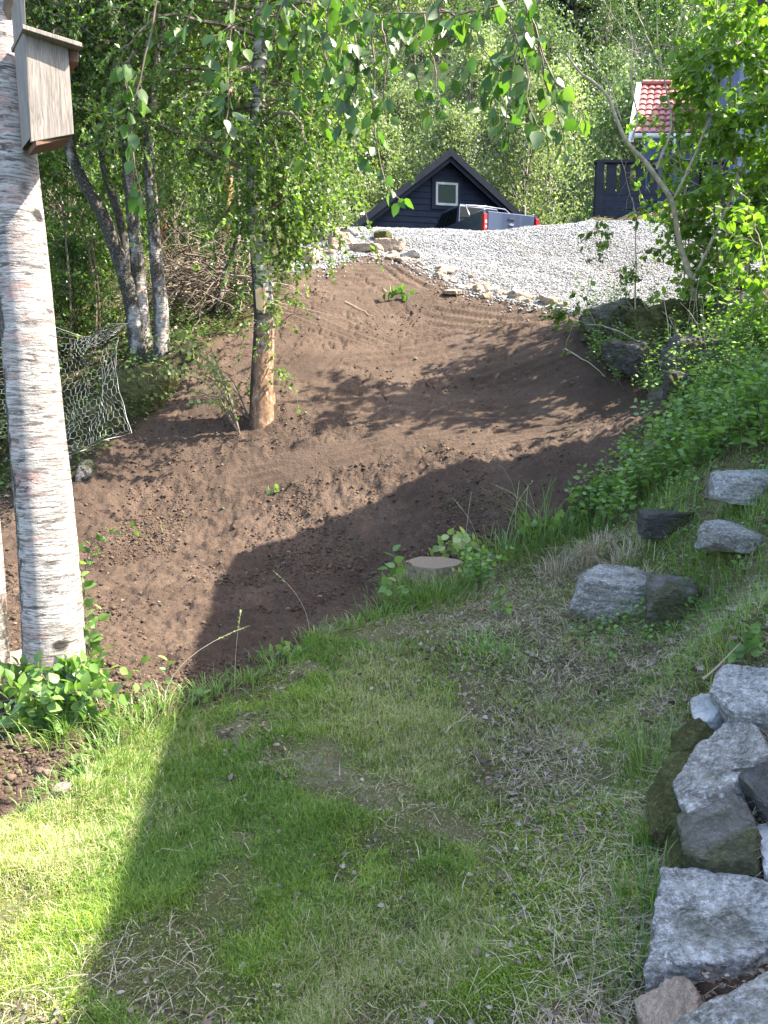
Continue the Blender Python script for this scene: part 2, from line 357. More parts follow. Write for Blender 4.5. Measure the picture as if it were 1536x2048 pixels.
def blur(a, n=2):
    for _ in range(n):
        b = a.copy(); b[1:-1, 1:-1] = (a[1:-1, 1:-1] * 2 + a[:-2, 1:-1] + a[2:, 1:-1] + a[1:-1, :-2] + a[1:-1, 2:]) / 6; a = b
    return a
ms = blur((Rg == 1).astype(float)); mg = blur((Rg == 2).astype(float), 3); ml = blur((Rg == 0).astype(float)); mf = blur((Rg == 3).astype(float))
Zd = Zg + ms * soil_h(Xg, Yg) + mg * (-.07 + fbm(Xg * .8, Yg * .8, 3) * .12 + fbm(Xg * 12, Yg * 12, 3) * .03) + ml * (.02 + fbm(Xg * 2.2, Yg * 2.2, 4) * .07 + fbm(Xg * 14, Yg * 14, 3) * .018) + mf * (fbm(Xg * 1.2, Yg * 1.2, 5) * .35)
_li = np.log((yy + 1.7))
def HD(x, y):
    """displaced height (bilinear on the fan grid)"""
    x = np.asarray(x, float); y = np.asarray(y, float)
    v = np.interp(np.log(y + 1.7), _li, np.arange(len(yy))); v = np.clip(v, 0, len(yy) - 1.001); j = v.astype(int); fv = v - j
    a = np.clip(x / ((y + 1.5) * .86), -1, 1); u = np.interp(a, uu, np.arange(NU)); u = np.clip(u, 0, NU - 1.001); i = u.astype(int); fu = u - i
    return (Zd[j, i] * (1 - fu) + Zd[j, i + 1] * fu) * (1 - fv) + (Zd[j + 1, i] * (1 - fu) + Zd[j + 1, i + 1] * fu) * fv
def reg(x, y):
    v = np.clip(np.interp(np.log(y + 1.7), _li, np.arange(len(yy))), 0, len(yy) - 1).round().astype(int)
    u = np.clip(np.interp(np.clip(x / ((y + 1.5) * .86), -1, 1), uu, np.arange(NU)), 0, NU - 1).round().astype(int)
    return Rg[v, u]

t = NT('soil'); v = t.coord()
n1 = t.noise(v, 1.3, 5); n2 = t.noise(v, 45, 6, .7); n3 = t.noise(v, 9, 5, .65)
col = t.ramp(n1, [(.3, (.056, .038, .027)), (.5, (.085, .059, .042)), (.7, (.12, .084, .061))])
col = t.mix(t.ramp(n2, [(.35, .75), (.6, 0.0)]), col, (.05, .032, .026)); col = t.mix(t.ramp(n3, [(.6, 0.0), (.75, .35)]), col, (.24, .16, .11))
t.base(col, .95, 0, .2); b = t.bump(n2, .9, .02); t.bump(n3, .6, .05, b); M['soil'] = t.m
t = NT('lawn_ground'); v = t.coord()
n1 = t.noise(v, 2.2, 5); n2 = t.noise(v, 60, 6, .7); n3 = t.noise(v, 14, 5, .65)
col = t.ramp(n1, [(.3, (.075, .1, .025)), (.48, (.14, .14, .055)), (.6, (.2, .175, .11)), (.75, (.27, .235, .18))])
col = t.mix(t.ramp(n2, [(.3, .85), (.55, 0.0)]), col, (.06, .06, .035)); col = t.mix(t.ramp(n3, [(.5, 0.0), (.7, .8)]), col, (.09, .13, .02))
t.base(col, .95, 0, .2); b = t.bump(n2, 1, .02); t.bump(n3, .7, .04, b); M['lawn'] = t.m
t = NT('gravel_bed'); v = t.coord()
vo = t.n('TexVoronoi'); vo.inputs['Scale'].default_value = 26; t.l(v, vo.inputs['Vector'])
col = t.ramp(vo.outputs['Color'], [(.1, (.1, .1, .1)), (.6, (.2, .2, .2)), (.95, (.3, .3, .3))])
col = t.mix(t.ramp(vo.outputs['Distance'], [(.35, 0.0), (.75, .8)]), col, (.04, .04, .042))
t.base(col, .85, 0, .3); t.bump(vo.outputs['Distance'], -.9, .03); M['gravel'] = t.m
t = NT('forest_floor'); v = t.coord()
n1 = t.noise(v, 1.6, 6, .65); n2 = t.noise(v, 30, 6, .7)
col = t.ramp(n1, [(.3, (.035, .04, .015)), (.5, (.08, .07, .035)), (.7, (.11, .12, .03))])
col = t.mix(t.ramp(n2, [(.3, .9), (.6, 0.0)]), col, (.02, .017, .01)); t.base(col, .95, 0, .2); t.bump(n2, 1, .05); M['forest'] = t.m
t = NT('hillside'); v = t.coord()
n1 = t.noise(v, .12, 6, .7); n2 = t.noise(v, 1.5, 6, .75)
col = t.ramp(n1, [(.35, (.03, .055, .018)), (.55, (.06, .1, .03)), (.64, (.13, .13, .13)), (.7, (.07, .075, .07))])
col = t.mix(t.ramp(n2, [(.4, .9), (.65, 0.0)]), col, (.015, .02, .01)); t.base(col, .95, 0, .2); t.bump(n2, 1, .8); M['hill'] = t.m

def grid_part(name, mat, code):
    rr, cc = Rg.shape
    fr = np.stack([Rg[:-1, :-1], Rg[:-1, 1:], Rg[1:, 1:], Rg[1:, :-1]], -1)
    f = np.where((fr == fr[..., :1]).all(-1), fr[..., 0], fr.min(-1))
    sel = np.argwhere(f == code); i = sel[:, 0] * cc + sel[:, 1]
    Q = np.stack([i, i + 1, i + cc + 1, i + cc], -1)
    used = np.unique(Q); mp = np.full(rr * cc, -1); mp[used] = np.arange(len(used))
    V = np.stack([Xg.ravel(), Yg.ravel(), Zd.ravel()], -1)[used]
    return tag(mesh(name, V, mp[Q], mat, smooth_=True), kind='structure')
tag(grid_part('lawn', M['lawn'], 0), 'uneven mossy lawn in the foreground'); tag(grid_part('soil_slope', M['soil'], 1), 'bare dark brown soil bank with digger track marks')
tag(grid_part('gravel_drive', M['gravel'], 2), 'pale grey crushed stone drive above the soil'); tag(grid_part('forest_floor', M['forest'], 3), 'dark woodland floor under the birches')
gx = np.concatenate([np.linspace(-220, -18, 34), np.linspace(-16, 16, 33), np.linspace(18, 220, 34)]); gy = np.concatenate([np.linspace(-60, 35, 60), np.linspace(37, 260, 70)])
hx, hy = np.meshgrid(gx, gy, indexing='ij'); hz = H(hx, hy); a = np.abs(hx) / ((hy + 1.5) * .86)
inside = (hy > -1) & (hy < 38) & (np.abs(hx) < (np.maximum(hy, 0) + 1.5) * .86 + 2.5)
hz = np.where(inside, hz - .6, hz)
nx, ny = hx.shape; i = (np.arange(nx - 1)[:, None] * ny + np.arange(ny - 1)[None]).ravel()
tag(mesh('hillside', np.stack([hx, hy, hz], -1).reshape(-1, 3), np.stack([i, i + ny, i + ny + 1, i + 1], -1), M['hill'], smooth_=True), 'wooded valley side behind the houses', kind='structure')

# ---------------------------------------------------------------- rocks
def rock_mat(name, c1, c2, lichen=.6, moss=0.0, band=(1, 1, 4)):
    t = NT(name); v = t.coord(band, rndoff=True); v1 = t.coord(rndoff=True)
    a = t.noise(v, 5, 7, .7, .8); b = t.noise(v1, 60, 6, .8); c = t.noise(v1, 3, 4)
    col = t.ramp(a, [(.3, c1), (.7, c2)])
    col = t.mix(t.ramp(b, [(lichen - .06, 0.0), (lichen + .05, .85)]), col, tuple(min(.7, x * 2.1 + .12) for x in c2))
    col = t.mix(t.ramp(b, [(.28, .7), (.42, 0.0)]), col, tuple(x * .35 for x in c1))
    if moss: col = t.mix(t.ramp(c, [(.62 - moss * .3, 0.0), (.72 - moss * .3, .8)]), col, t.ramp(b, [(.4, (.035, .035, .012)), (.55, (.09, .095, .03)), (.68, (.2, .2, .09))]))
    cr = t.noise(t.coord((1, 1.5, 5), rndoff=True), 2.2, 8, .8, 1.5); crk = t.ramp(cr, [(.47, 0.0), (.495, 1.0), (.505, 1.0), (.53, 0.0)]); col = t.mix(t.mix(1.0, crk, .45, 'MULTIPLY'), col, tuple(x * .3 for x in c1))
    t.base(col, .9, 0, .15); p = t.bump(a, 1.0, .06); t.bump(b, .7, .012, p); return t.m
M['rock'] = rock_mat('grey_gneiss', (.16, .15, .13), (.5, .475, .43), .55, .2, band=(1, 1.3, 6))
M['rock_pale'] = rock_mat('lichened_gneiss', (.16, .155, .145), (.58, .57, .54), .53, .05, band=(1, 1.4, 7))  # paler and more densely speckled than the plain gneiss
M['rock_dark'] = rock_mat('slate_rock', (.065, .063, .06), (.15, .145, .14), .66, .3)
M['rock_brown'] = rock_mat('brownish_rock', (.13, .12, .105), (.25, .24, .215), .66, .5)
M['rock_moss'] = rock_mat('mossy_rock', (.1, .1, .05), (.22, .22, .1), .66, 1.0)
M['rock_tan'] = rock_mat('tan_rock', (.3, .23, .18), (.48, .38, .3), .66, band=(1, 1, 2))
M['rock_white'] = rock_mat('white_quartz_rock', (.4, .42, .43), (.6, .61, .6), .6)
_ico = {}
def ico(sub):
    if sub not in _ico:
        bm = bmesh.new(); bmesh.ops.create_icosphere(bm, subdivisions=sub, radius=1); bm.verts.ensure_lookup_table()
        _ico[sub] = (unit(np.array([v.co[:] for v in bm.verts])), np.array([[v.index for v in f.verts] for f in bm.faces])); bm.free()
    return _ico[sub]
def rock_shape(planes, sub, amp=.04, seed=0, soft=14):
    D, F = ico(sub); g = np.random.default_rng(seed)
    r = np.full(len(D), 1e9); acc = np.zeros(len(D))
    for n, d in planes:
        q = D @ np.asarray(n); inv = np.maximum(q, 1e-4) / d; acc += inv ** soft
    r = acc ** (-1 / soft)
    P = D * r[:, None]; s = np.median(r); o = g.random(3) * 50
    k = 2.2 / s
    nz = fbm(P[:, 0] * k + P[:, 2] * k * .7 + o[0], P[:, 1] * k - P[:, 2] * k * .6 + o[1], 5)
    nz2 = fbm(P[:, 0] * k * 5 + o[2], (P[:, 1] + P[:, 2]) * k * 5, 3)
    a_ = unit(g.normal(size=3) * .4 + np.array([0, .3, 1])); q = (P @ a_) * k * 2.6 + nz * 1.6; lay = smooth(.3, .5, q % 1.0) - .5 * (q % 1.0)
    ch = np.minimum(0, fbm(P[:, 0] * k * 2.2 + o[1], (P[:, 1] - P[:, 2]) * k * 2.2 + o[0], 3) + .12)
    return P * (1 + amp * (nz * 1.6 + nz2 * .5 + lay * .35 + ch * 1.6))[:, None], F
def rand_planes(size, g, n=13):
    size = np.array(size, float) / 2; pl = []
    for ax in range(3):
        for s in (-1, 1):
            v = np.zeros(3); v[ax] = s; v += g.normal(size=3) * .16; v = unit(v); pl.append((v, np.sqrt((((v * size) ** 2)).sum()) * .92))
    for _ in range(n):
        v = unit(g.normal(size=3)); pl.append((v, np.sqrt(((v * size) ** 2).sum()) * g.uniform(.85, 1.15)))
    return pl
def boulder(name, c, size, m, label, cat, seed, group=None, rz=0, sub=4, amp=.05, soft=18, tilt=0):
    g = np.random.default_rng(seed); P, F = rock_shape(rand_planes(size, g), sub, amp, seed, soft)
    o = mesh(name, P, F, m, local=True, smooth_=False); o.location = c; o.rotation_euler = (tilt, tilt * .5, rz)
    return tag(o, label, cat, group)
def block(name, px, py, size, rz, m, label, seed, cat='rock', tilt=0, up=.5, bank=False):
    h = hit(px, py); z = float(HD(h[0], h[1])); g = np.random.default_rng(seed); s = np.array(size) / 2; pl = []
    for ax in range(3):
        for q in (-1, 1):
            v = np.zeros(3); v[ax] = q; v = unit(v + g.normal(size=3) * .09); pl.append((v, s[ax] * g.uniform(.93, 1.05)))
    for _ in range(5):
        v = unit(g.normal(size=3)); pl.append((v, np.sqrt(((v * s) ** 2).sum()) * g.uniform(1.0, 1.2)))
    P, F = rock_shape(pl, 5, .045, seed, 50); o = mesh(name, P, F, m, local=True); yc = h[1] + size[1] * .3; o.location = (h[0], yc, float(HD(h[0], yc)) + size[2] * (up - .42)); o.rotation_euler = (tilt, tilt, rz)
    if bank: o.location = (h[0], h[1] + size[1] * .2, h[2] + up)
    return tag(o, label, cat)
def slab(name, pts, thick, m, label, seed, cat='stone', flare=.12, sub=5, amp=.045, group=None, soft=60):
    pts = np.array(pts); c0 = pts.mean(0); pts = c0 + (pts - c0) * 1.05; U, S, Vt = np.linalg.svd(pts - c0); n = Vt[2]
    if n[2] < 0: n = -n
    c = c0 - n * thick / 2; pl = [(n, thick / 2), (-n, thick / 2)]
    k = len(pts)
    for i in range(k):
        a, b = pts[i], pts[(i + 1) % k]; e = b - a; s = np.cross(e, n); s = unit(s)
        if np.dot(s, (a + b) / 2 - c0) < 0: s = -s
        s = unit(s + n * flare); d = np.dot(s, (a + b) / 2 - c); pl.append((s, max(d, .02)))
    P, F = rock_shape(pl, sub, amp, seed, soft)
    o = mesh(name, P, F, m, local=True, smooth_=False); o.location = c
    return tag(o, label, cat, group)
# ---------------------------------------------------------------- garden wall stones (lower right)
def P3(*a): return [atz(*q) for q in a]
WG = 'stones of the dry wall beside the lawn'
slab('wall_stone', P3((1325, 1745, .27), (1380, 1702, .3), (1450, 1722, .33), (1700, 1740, .36), (1700, 1900, .33), (1500, 1900, .31), (1440, 1945, .28), (1300, 1985, .24), (1296, 1900, .25)), .34, M['rock_pale'], 'large pale lichen-speckled flat stone, the biggest at the right edge of the lawn', 11, group=WG, sub=6)
slab('wall_stone', P3((1360, 1635, .34), (1400, 1590, .37), (1450, 1577, .4), (1492, 1605, .42), (1510, 1660, .4), (1508, 1722, .36), (1440, 1716, .35), (1365, 1700, .33)), .3, M['rock_brown'], 'smooth brownish grey five-sided stone above the big pale slab', 12, group=WG, sub=6)
slab('wall_stone', P3((1345, 1560, .35), (1400, 1480, .42), (1480, 1425, .48), (1510, 1455, .5), (1532, 1505, .5), (1450, 1570, .42), (1375, 1622, .36)), .33, M['rock'], 'long grey stone with pale crystals running up along the lawn', 13, group=WG, sub=6)
slab('wall_stone', P3((1292, 1590, .26), (1340, 1500, .36), (1400, 1478, .4), (1380, 1570, .35), (1352, 1640, .31), (1300, 1665, .25)), .3, M['rock_moss'], 'mossy brown shaded flank stone touching the grass left of the long grey stone', 14, group=WG, sub=5)
slab('wall_stone', P3((1430, 1345, .58), (1450, 1328, .6), (1560, 1340, .64), (1600, 1400, .6), (1540, 1420, .55), (1465, 1422, .52), (1425, 1385, .53)), .26, M['rock_pale'], 'grey layered stone at the upper end of the wall under leafy weeds', 15, group=WG)
slab('wall_stone', P3((1380, 1400, .47), (1400, 1387, .49), (1425, 1390, .5), (1438, 1420, .48), (1415, 1440, .45), (1388, 1440, .44)), .12, M['rock_white'], 'small whitish stone perched on top of the wall', 16, group=WG, sub=4)
slab('wall_stone', P3((1470, 1545, .44), (1536, 1520, .5), (1620, 1530, .52), (1620, 1610, .48), (1530, 1605, .45)), .2, M['rock_dark'], 'dark blue grey slate stone at the right edge of the picture', 17, group=WG)
slab('wall_stone', P3((1270, 2000, .2), (1362, 1945, .26), (1390, 1985, .26), (1395, 2030, .24), (1330, 2100, .2), (1290, 2080, .18)), .18, M['rock_tan'], 'tilted block-shaped stone with a yellowish top at the foot of the wall', 18, group=WG)
slab('wall_stone', P3((1340, 2060, .27), (1420, 1990, .33), (1536, 1925, .38), (1700, 1900, .4), (1700, 2200, .36), (1500, 2300, .32), (1340, 2150, .28)), .4, M['rock'], 'big mottled grey stone cut off by the bottom right corner', 19, group=WG, sub=6)
slab('wall_stone', P3((1512, 1650, .37), (1560, 1630, .39), (1620, 1660, .4), (1600, 1740, .38), (1530, 1735, .36)), .2, M['rock_white'], 'small crumbly white stone wedged at the right edge beside the brownish stone', 20, group=WG, sub=4)
slab('wall_stone', P3((1322, 1680, .26), (1362, 1640, .31), (1375, 1710, .3), (1330, 1770, .22)), .3, M['rock_moss'], 'narrow mossy stone face below the smooth brownish stone', 21, group=WG, sub=4)
slab('wall_stone', P3((1340, 1475, .36), (1385, 1425, .45), (1410, 1450, .45), (1380, 1490, .4), (1345, 1510, .34)), .25, M['rock_moss'], 'dark mossy stone tucked under the small whitish stone', 22, group=WG, sub=4)
slab('wall_stone', P3((1536, 1430, .5), (1600, 1430, .52), (1620, 1520, .5), (1545, 1505, .48)), .25, M['rock'], 'grey stone half out of frame beside the long grey stone', 23, group=WG, sub=4)
boulder('earth_pocket', tuple(atz(1475, 1955, .17)), (.4, .3, .2), M['soil'], 'pocket of brown earth between the big pale slab and the corner stone', 'earth', 29, sub=4, amp=.12, soft=6)
boulder('earth_pocket', tuple(atz(1560, 1560, .25)), (.4, .6, .26), M['soil'], 'earth filling behind the wall stones at the right edge', 'earth', 30, sub=4, amp=.12, soft=6)
# stones higher on the bank
def tilted(*a):
    o = np.array([0, 0, CAMZ]); r_ = []
    for q in a: h = hit(q[0], q[1]); r_.append(o + (h - o) * (q[2] if q[2] < 1 else .955))
    return r_
block('edging_stone', 1250, 1228, (.62, .42, .44), R(-22), M['rock'], 'long grass-fringed grey rock lying on the bank above the lawn', 31, tilt=.1, up=.38)
block('edging_stone', 1358, 1240, (.34, .3, .38), R(-16), M['rock_brown'], 'square brown-faced block beside the grass-fringed rock', 32, tilt=-.05, up=.45)
block('edging_stone', 1345, 1052, (.42, .3, .2), R(-14), M['rock_dark'], 'dark slate block with a flat front on the grassy bank', 33, up=0, bank=True)
block('edging_stone', 1512, 1076, (.5, .34, .13), R(-10), M['rock'], 'low thin grey slab extending right from the dark slate block', 34, up=-.02, bank=True)
block('edging_stone', 1525, 980, (.5, .4, .22), R(-8), M['rock_pale'], 'weathered pale rock at the right edge of the bank', 35, up=0, bank=True)
# retaining boulders under the drive
RG = 'big boulders holding up the edge of the gravel drive'
def bould(px, py, Y, size, mat, label, seed, rz=0, group=RG, sub=5):
    h = hit(px, py); o_ = np.array([0, 0, CAMZ]); p = o_ + (h - o_) * (1 - .12 * size[2] / h[1] * 2); return boulder('boulder', p, size, M[mat], label, 'boulder', seed, group, rz, sub, .11, 12)
bould(1225, 650, 11.6, (1.0, .8, .62), 'rock_brown', 'rounded brown grey boulder under the corner of the gravel drive', 41)
bould(1330, 660, 11.3, (1.1, .8, .7), 'rock_moss', 'shaded boulder behind the thin pale trunk', 42, .3)
bould(1275, 725, 10.4, (.75, .7, .55), 'rock_dark', 'dark lower boulder in the hollow beside the soil', 43, .5)  # dark rock colour put in for the shadow of the hollow
bould(1390, 735, 10.2, (1.0, .8, .7), 'rock_dark', 'dark boulder behind the many shrub stems', 44, 1)  # dark colour stands in for shadow behind the stems
bould(1500, 650, 11.2, (1.2, .9, .9), 'rock_brown', 'boulder in the undergrowth at the right edge of the picture', 45, 1.5)
bould(1410, 640, 11.6, (.9, .7, .6), 'rock_moss', 'boulder topped with leaves right of the shaded boulder', 46, 2)
bould(1330, 800, 8.9, (.42, .35, .3), 'rock_brown', 'fist-shaped brown stone at the foot of the dark boulders', 47, sub=4)
bould(1370, 782, 9.2, (.5, .4, .35), 'rock_dark', 'small grey stone among stems below the dark boulders', 48, sub=4)
bould(1322, 895, 7.7, (.3, .3, .28), 'rock_tan', 'small reddish stone at the soil edge in the leafy weeds', 49, sub=4)
# mossy boulders in the hollow left
bould(270, 800, 10.2, (.9, .8, .75), 'rock_moss', 'yellow-green mossy boulder in the hollow below the birch clump', 51, group='x')
bould(205, 850, 9.6, (.7, .6, .6), 'rock_moss', 'dark mossy boulder left of the yellow-green one', 52, group='x')
bould(175, 940, 8.7, (.2, .2, .28), 'rock_brown', 'upright pointed grey stone at the lower edge of the wire netting', 53, group='x', sub=4)
bould(20, 1345, 4.4, (.34, .3, .2), 'rock_tan', 'brownish stone at the left picture edge behind the big birch', 54, group='x', sub=4)
for o in list(C.objects):
    if o.get('group') == 'x': del o['group']
# rocks along the top of the soil, pixel, size m
BR = [(648, 468, 16.9, (.62, .5, .3), 'rock_tan', 'tan block topmost on the left end of the gravel edge'), (682, 478, 16.6, (.55, .45, .3), 'rock_tan', 'tan block right of the topmost one'),
      (700, 462, 17.3, (.45, .4, .22), 'rock', 'grey block behind the tan blocks at the gravel'), (620, 508, 15.6, (.4, .35, .38), 'rock_tan', 'rounded upright tan rock near the trees left of the drive'),
      (768, 472, 16.9, (.42, .35, .24), 'rock_moss', 'dark grey angular rock sitting on the gravel'), (735, 492, 16.1, (.7, .42, .14), 'rock_tan', 'long flat tan slab lying at the soil top'),
      (778, 490, 16.0, (.66, .45, .3), 'rock_tan', 'largest tan triangular slab at the soil top'), (820, 506, 15.5, (.5, .25, .14), 'rock_pale', 'thin pale sliver rock right of the largest tan slab'),
      (716, 458, 17.6, (.14, .12, .08), 'rock_dark', 'small dark stone lying alone on the gravel'), (785, 515, 15.2, (.3, .25, .14), 'rock_tan', 'flat tan stone below the largest slab'),
      (892, 536, 14.6, (.5, .3, .1), 'rock_tan', 'flat tan stone half sunk in the gravel edge'), (960, 572, 13.5, (.32, .25, .2), 'rock_tan', 'upright tan stone highest in the rubble row'), (986, 580, 13.3, (.24, .2, .16), 'rock', 'grey stone right of the upright tan one'),
      (1025, 582, 13.1, (.28, .2, .13), 'rock', 'grey stone at the right end of the rubble row'), (905, 586, 13.0, (.34, .25, .09), 'rock_tan', 'flat tan flake at the lower left of the rubble row'), (972, 592, 12.9, (.26, .1, .09), 'rock_tan', 'narrow tilted tan flake below the rubble row')]
def drop(px, py, Y, dz=0.0):
    p = at(px, py, Y); q = hit(px, py); return q
for k, (px, py, Y, s, m_, lb) in enumerate(BR):
    q = hit(px, py + 4); z = float(HD(q[0], q[1]))
    boulder('rock', (q[0], q[1], z + s[2] * .28), s, M[m_], lb, 'rock', 60 + k, 'rocks along the edge of the gravel drive', rz=random.uniform(-.5, .5), sub=4, amp=.05, soft=24, tilt=random.uniform(-.15, .15))
proto = []
for k in range(4): proto.append(boulder('rubble_stone', (0, 0, 0), (.17, .13, .09), M['rock_tan'], 'small tan rubble stone among many along the gravel and soil edge', 'stone', 90 + k, 'small rubble stones along the gravel edge', sub=3, soft=24))
spots = []
for (x1, y1, x2, y2, n, sp) in ((610, 520, 700, 480, 16, 12), (700, 500, 840, 525, 14, 9), (870, 545, 960, 575, 22, 12), (930, 575, 1060, 592, 24, 8), (1050, 585, 1160, 612, 8, 6)):
    for _ in range(n):
        u = random.random(); spots.append((x1 + (x2 - x1) * u + random.gauss(0, sp), y1 + (y2 - y1) * u + random.gauss(0, sp * .7)))
for k, (px, py) in enumerate(spots):
    o = proto[k] if k < 4 else proto[k % 4].copy()
    if k >= 4: C.objects.link(o)
    q = hit(px, py); z = float(HD(q[0], q[1])); s = random.uniform(.5, 1.6)
    o.location = (q[0], q[1], z + .02 * s); o.rotation_euler = (random.uniform(-.4, .4), random.uniform(-.4, .4), random.uniform(0, 6)); o.scale = (s, s * random.uniform(.7, 1.2), s * random.uniform(.7, 1.2))
# stones in and on the soil
proto = [boulder('pebble', (0, 0, 0), (.045, .038, .028), M['rock_brown'], 'small stone lying loose on the dark soil', 'stone', 120 + k, 'small stones scattered on the soil', sub=2, soft=20) for k in range(3)]
cnt = 0
while cnt < 40:
    px = random.uniform(0, 1250); py = random.uniform(600, 1600)
    q = hit(px, py)
    if int(reg(q[0], q[1])) != 1: continue
    o = proto[cnt] if cnt < 3 else proto[cnt % 3].copy()
    if cnt >= 3: C.objects.link(o)
    s = random.uniform(.4, 1.3) * (.6 + q[1] * .06); o.location = (q[0], q[1], float(HD(q[0], q[1])) + .006 * s); o.rotation_euler = (random.random(), random.random(), random.random() * 6); o.scale = (s, s, s); cnt += 1
bo = boulder('stone', tuple(np.array([hit(128, 1603)[0], hit(128, 1603)[1], float(HD(*hit(128, 1603)[:2])) + .02])), (.09, .08, .07), M['rock_tan'], 'yellowish cobble at the grass edge lower left of the big birch', 'stone', 130, sub=4)

# ---------------------------------------------------------------- garage
def paint(name, c, rough=.6, line=None):
    t = NT(name); v = t.coord((1, 1, 1), rndoff=True); n_ = t.noise(v, 3, 6, .7); n2 = t.noise(t.coord((1, 8, 8)), 6, 5, .6)
    col = t.ramp(n_, [(.3, tuple(x * .7 for x in c)), (.7, tuple(min(1, x * 1.3) for x in c))]); t.base(col, max(rough, .65), 0, .12); t.bump(n2, .3, .01); return t.m
M['white'] = paint('white_trim', (.7, .71, .7), .5)
M['navy'] = paint('dark_navy_paint', (.013, .018, .034), .5)
M['navy2'] = paint('dark_navy_trim', (.014, .017, .027), .45)
M['glass'] = NT('window_glass').base((.02, .03, .015), .12, 0, .15).m
M['greyframe'] = paint('pale_frame_paint', (.36, .38, .36), .5)
M['roof_felt'] = paint('dark_roof_felt', (.02, .02, .023), .8)
yaw = -R(-12)
gbase = at(893, 452, 27); gzz = 5.4
apex = at(893, 305, 27)[2] - gzz
root = empty('garage', (gbase[0], 27, gzz), 'dark navy timber garage with a steep gable and one small square window', 'garage', rz=yaw)
W2, DEP = 4.7, 6.5; sl_ = .745; eave = apex - .12 - W2 * sl_
# front wall: lap boards as steps
b = MB(); bh = .2; z = 0
while z < apex - .3:
    hw = min(W2 - .45, (apex - .3 - z) / sl_)
    hw2 = min(W2 - .45, max(.02, (apex - .3 - z - bh) / sl_))
    b.add([(-hw, -.012, z), (hw, -.012, z), (hw2, .012, z + bh), (-hw2, .012, z + bh), (-hw, .03, z), (hw, .03, z), (hw2, .03, z + bh), (-hw2, .03, z + bh)], Q=[[0, 1, 2, 3], [4, 5, 1, 0], [1, 5, 6, 2], [4, 0, 3, 7], [3, 2, 6, 7], [5, 4, 7, 6]]); z += bh
b.build('front_wall', M['navy'], root, local=True)
b = MB(); hw = W2 - .47
b.prism([(-hw, 0), (hw, 0), (hw, eave + .3), (0, apex - .36), (-hw, eave + .3)], 'y', .05, DEP - .3); b.build('wall', M['navy'], root, local=True)
b = MB()
for s in (-1, 1):
    a0 = (s * W2, eave); a1 = (0, apex); th = .12
    poly = [(0, apex - th), (0, apex), (s * W2, eave), (s * (W2), eave - th)]
    if s < 0: poly = poly[::-1]
    b.prism(poly, 'y', -.42, DEP)
b.build('roof', M['roof_felt'], root, local=True)
for s in (-1, 1):
    for (o1, o2, yy_, nm) in ((.0, .24, -.46, 'bargeboard'), (.245, .40, -.36, 'bargeboard')):
        b = MB(); poly = [(0, apex - o1 - .01 + .02), (s * (W2 + .02), eave - o1 + .01), (s * (W2 + .02), eave - o2), (0, apex - o2)]
        b.prism(poly if s > 0 else poly[::-1], 'y', yy_, yy_ + .035); b.build(nm, M['navy2'], root, local=True)
wx, wz0, wz1, ww = -.02, (at(893, 412, 27)[2] - gzz), (at(893, 366, 27)[2] - gzz), .78
b = MB(); c_ = .13
b.box((wx - ww / 2 - c_ / 2, -.04, (wz0 + wz1) / 2), (c_, .04, wz1 - wz0 + 2 * c_)); b.box((wx + ww / 2 + c_ / 2, -.04, (wz0 + wz1) / 2), (c_, .04, wz1 - wz0 + 2 * c_))
b.box((wx, -.041, wz1 + c_ / 2), (ww, .042, c_)); b.box((wx, -.041, wz0 - c_ / 2), (ww, .042, c_)); b.box((wx, -.045, wz1 + c_ + .015), (ww + 2 * c_ + .1, .08, .03)); wtrim = b.build('window_casing', M['navy2'], root, local=True)
wf = MB(); f_ = .075
for sx in (-1, 1): wf.box((wx + sx * (ww / 2 - f_ / 2), -.05, (wz0 + wz1) / 2), (f_, .05, wz1 - wz0))
for z_ in (wz0 + f_ / 2, wz1 - f_ / 2): wf.box((wx, -.051, z_), (ww - 2 * f_, .05, f_))
wf = wf.build('window', M['greyframe'], root, local=True)
g_ = MB(); g_.box((wx, -.035, (wz0 + wz1) / 2), (ww - 2 * f_, .012, wz1 - wz0 - 2 * f_)); g_.build('pane', M['glass'], wf, local=True)

# ---------------------------------------------------------------- pickup truck (local: x right, y forward, z up, origin under the tailgate)
def carpaint(name, c): 
    t = NT(name); t.base(c, .35, .3, .35); t.b.inputs['Coat Weight'].default_value = .35; t.b.inputs['Coat Roughness'].default_value = .06
    t.bump(t.noise(t.coord(), 1.5, 2), .05, .02); return t.m
M['paint'] = carpaint('grey_blue_car_paint', (.035, .05, .09)); M['rubber'] = simple('black_rubber', (.02, .02, .02), .8); M['chrome'] = NT('chrome').base((.25, .26, .28), .4, .8).m
M['redlens'] = NT('red_lens').base((.35, .012, .015), .2, 0, .4).m; M['whitelens'] = NT('clear_lens').base((.42, .36, .36), .25, 0, .4).m; M['cardark'] = simple('black_plastic', (.02, .02, .022), .5)
M['carglass'] = NT('tinted_glass').base((.006, .008, .009), .05, 0, .12).m
tY = 23.0; tp = at(1022, 452, tY); tz = at(1022, 427, tY)[2] - 1.36
truck = empty('pickup_truck', (tp[0], tY, tz), 'dark blue grey double-cab pickup truck parked beyond the crest of the gravel drive', 'pickup truck', rz=R(23))
def outline_body():
    n = 30
    def arch(cy_, r=.44): return [(cy_ + r * math.cos(a), .42 + r * math.sin(a)) for a in np.linspace(0, math.pi, 9)][::-1]
    return n
def bevelbox(mb, x0, x1, y0, y1, z0, z1, r=.05):
    mb.prism([(y0, z0), (y1, z0), (y1, z1 - r), (y1 - r, z1), (y0 + r, z1), (y0, z1 - r)], 'x', x0, x1)
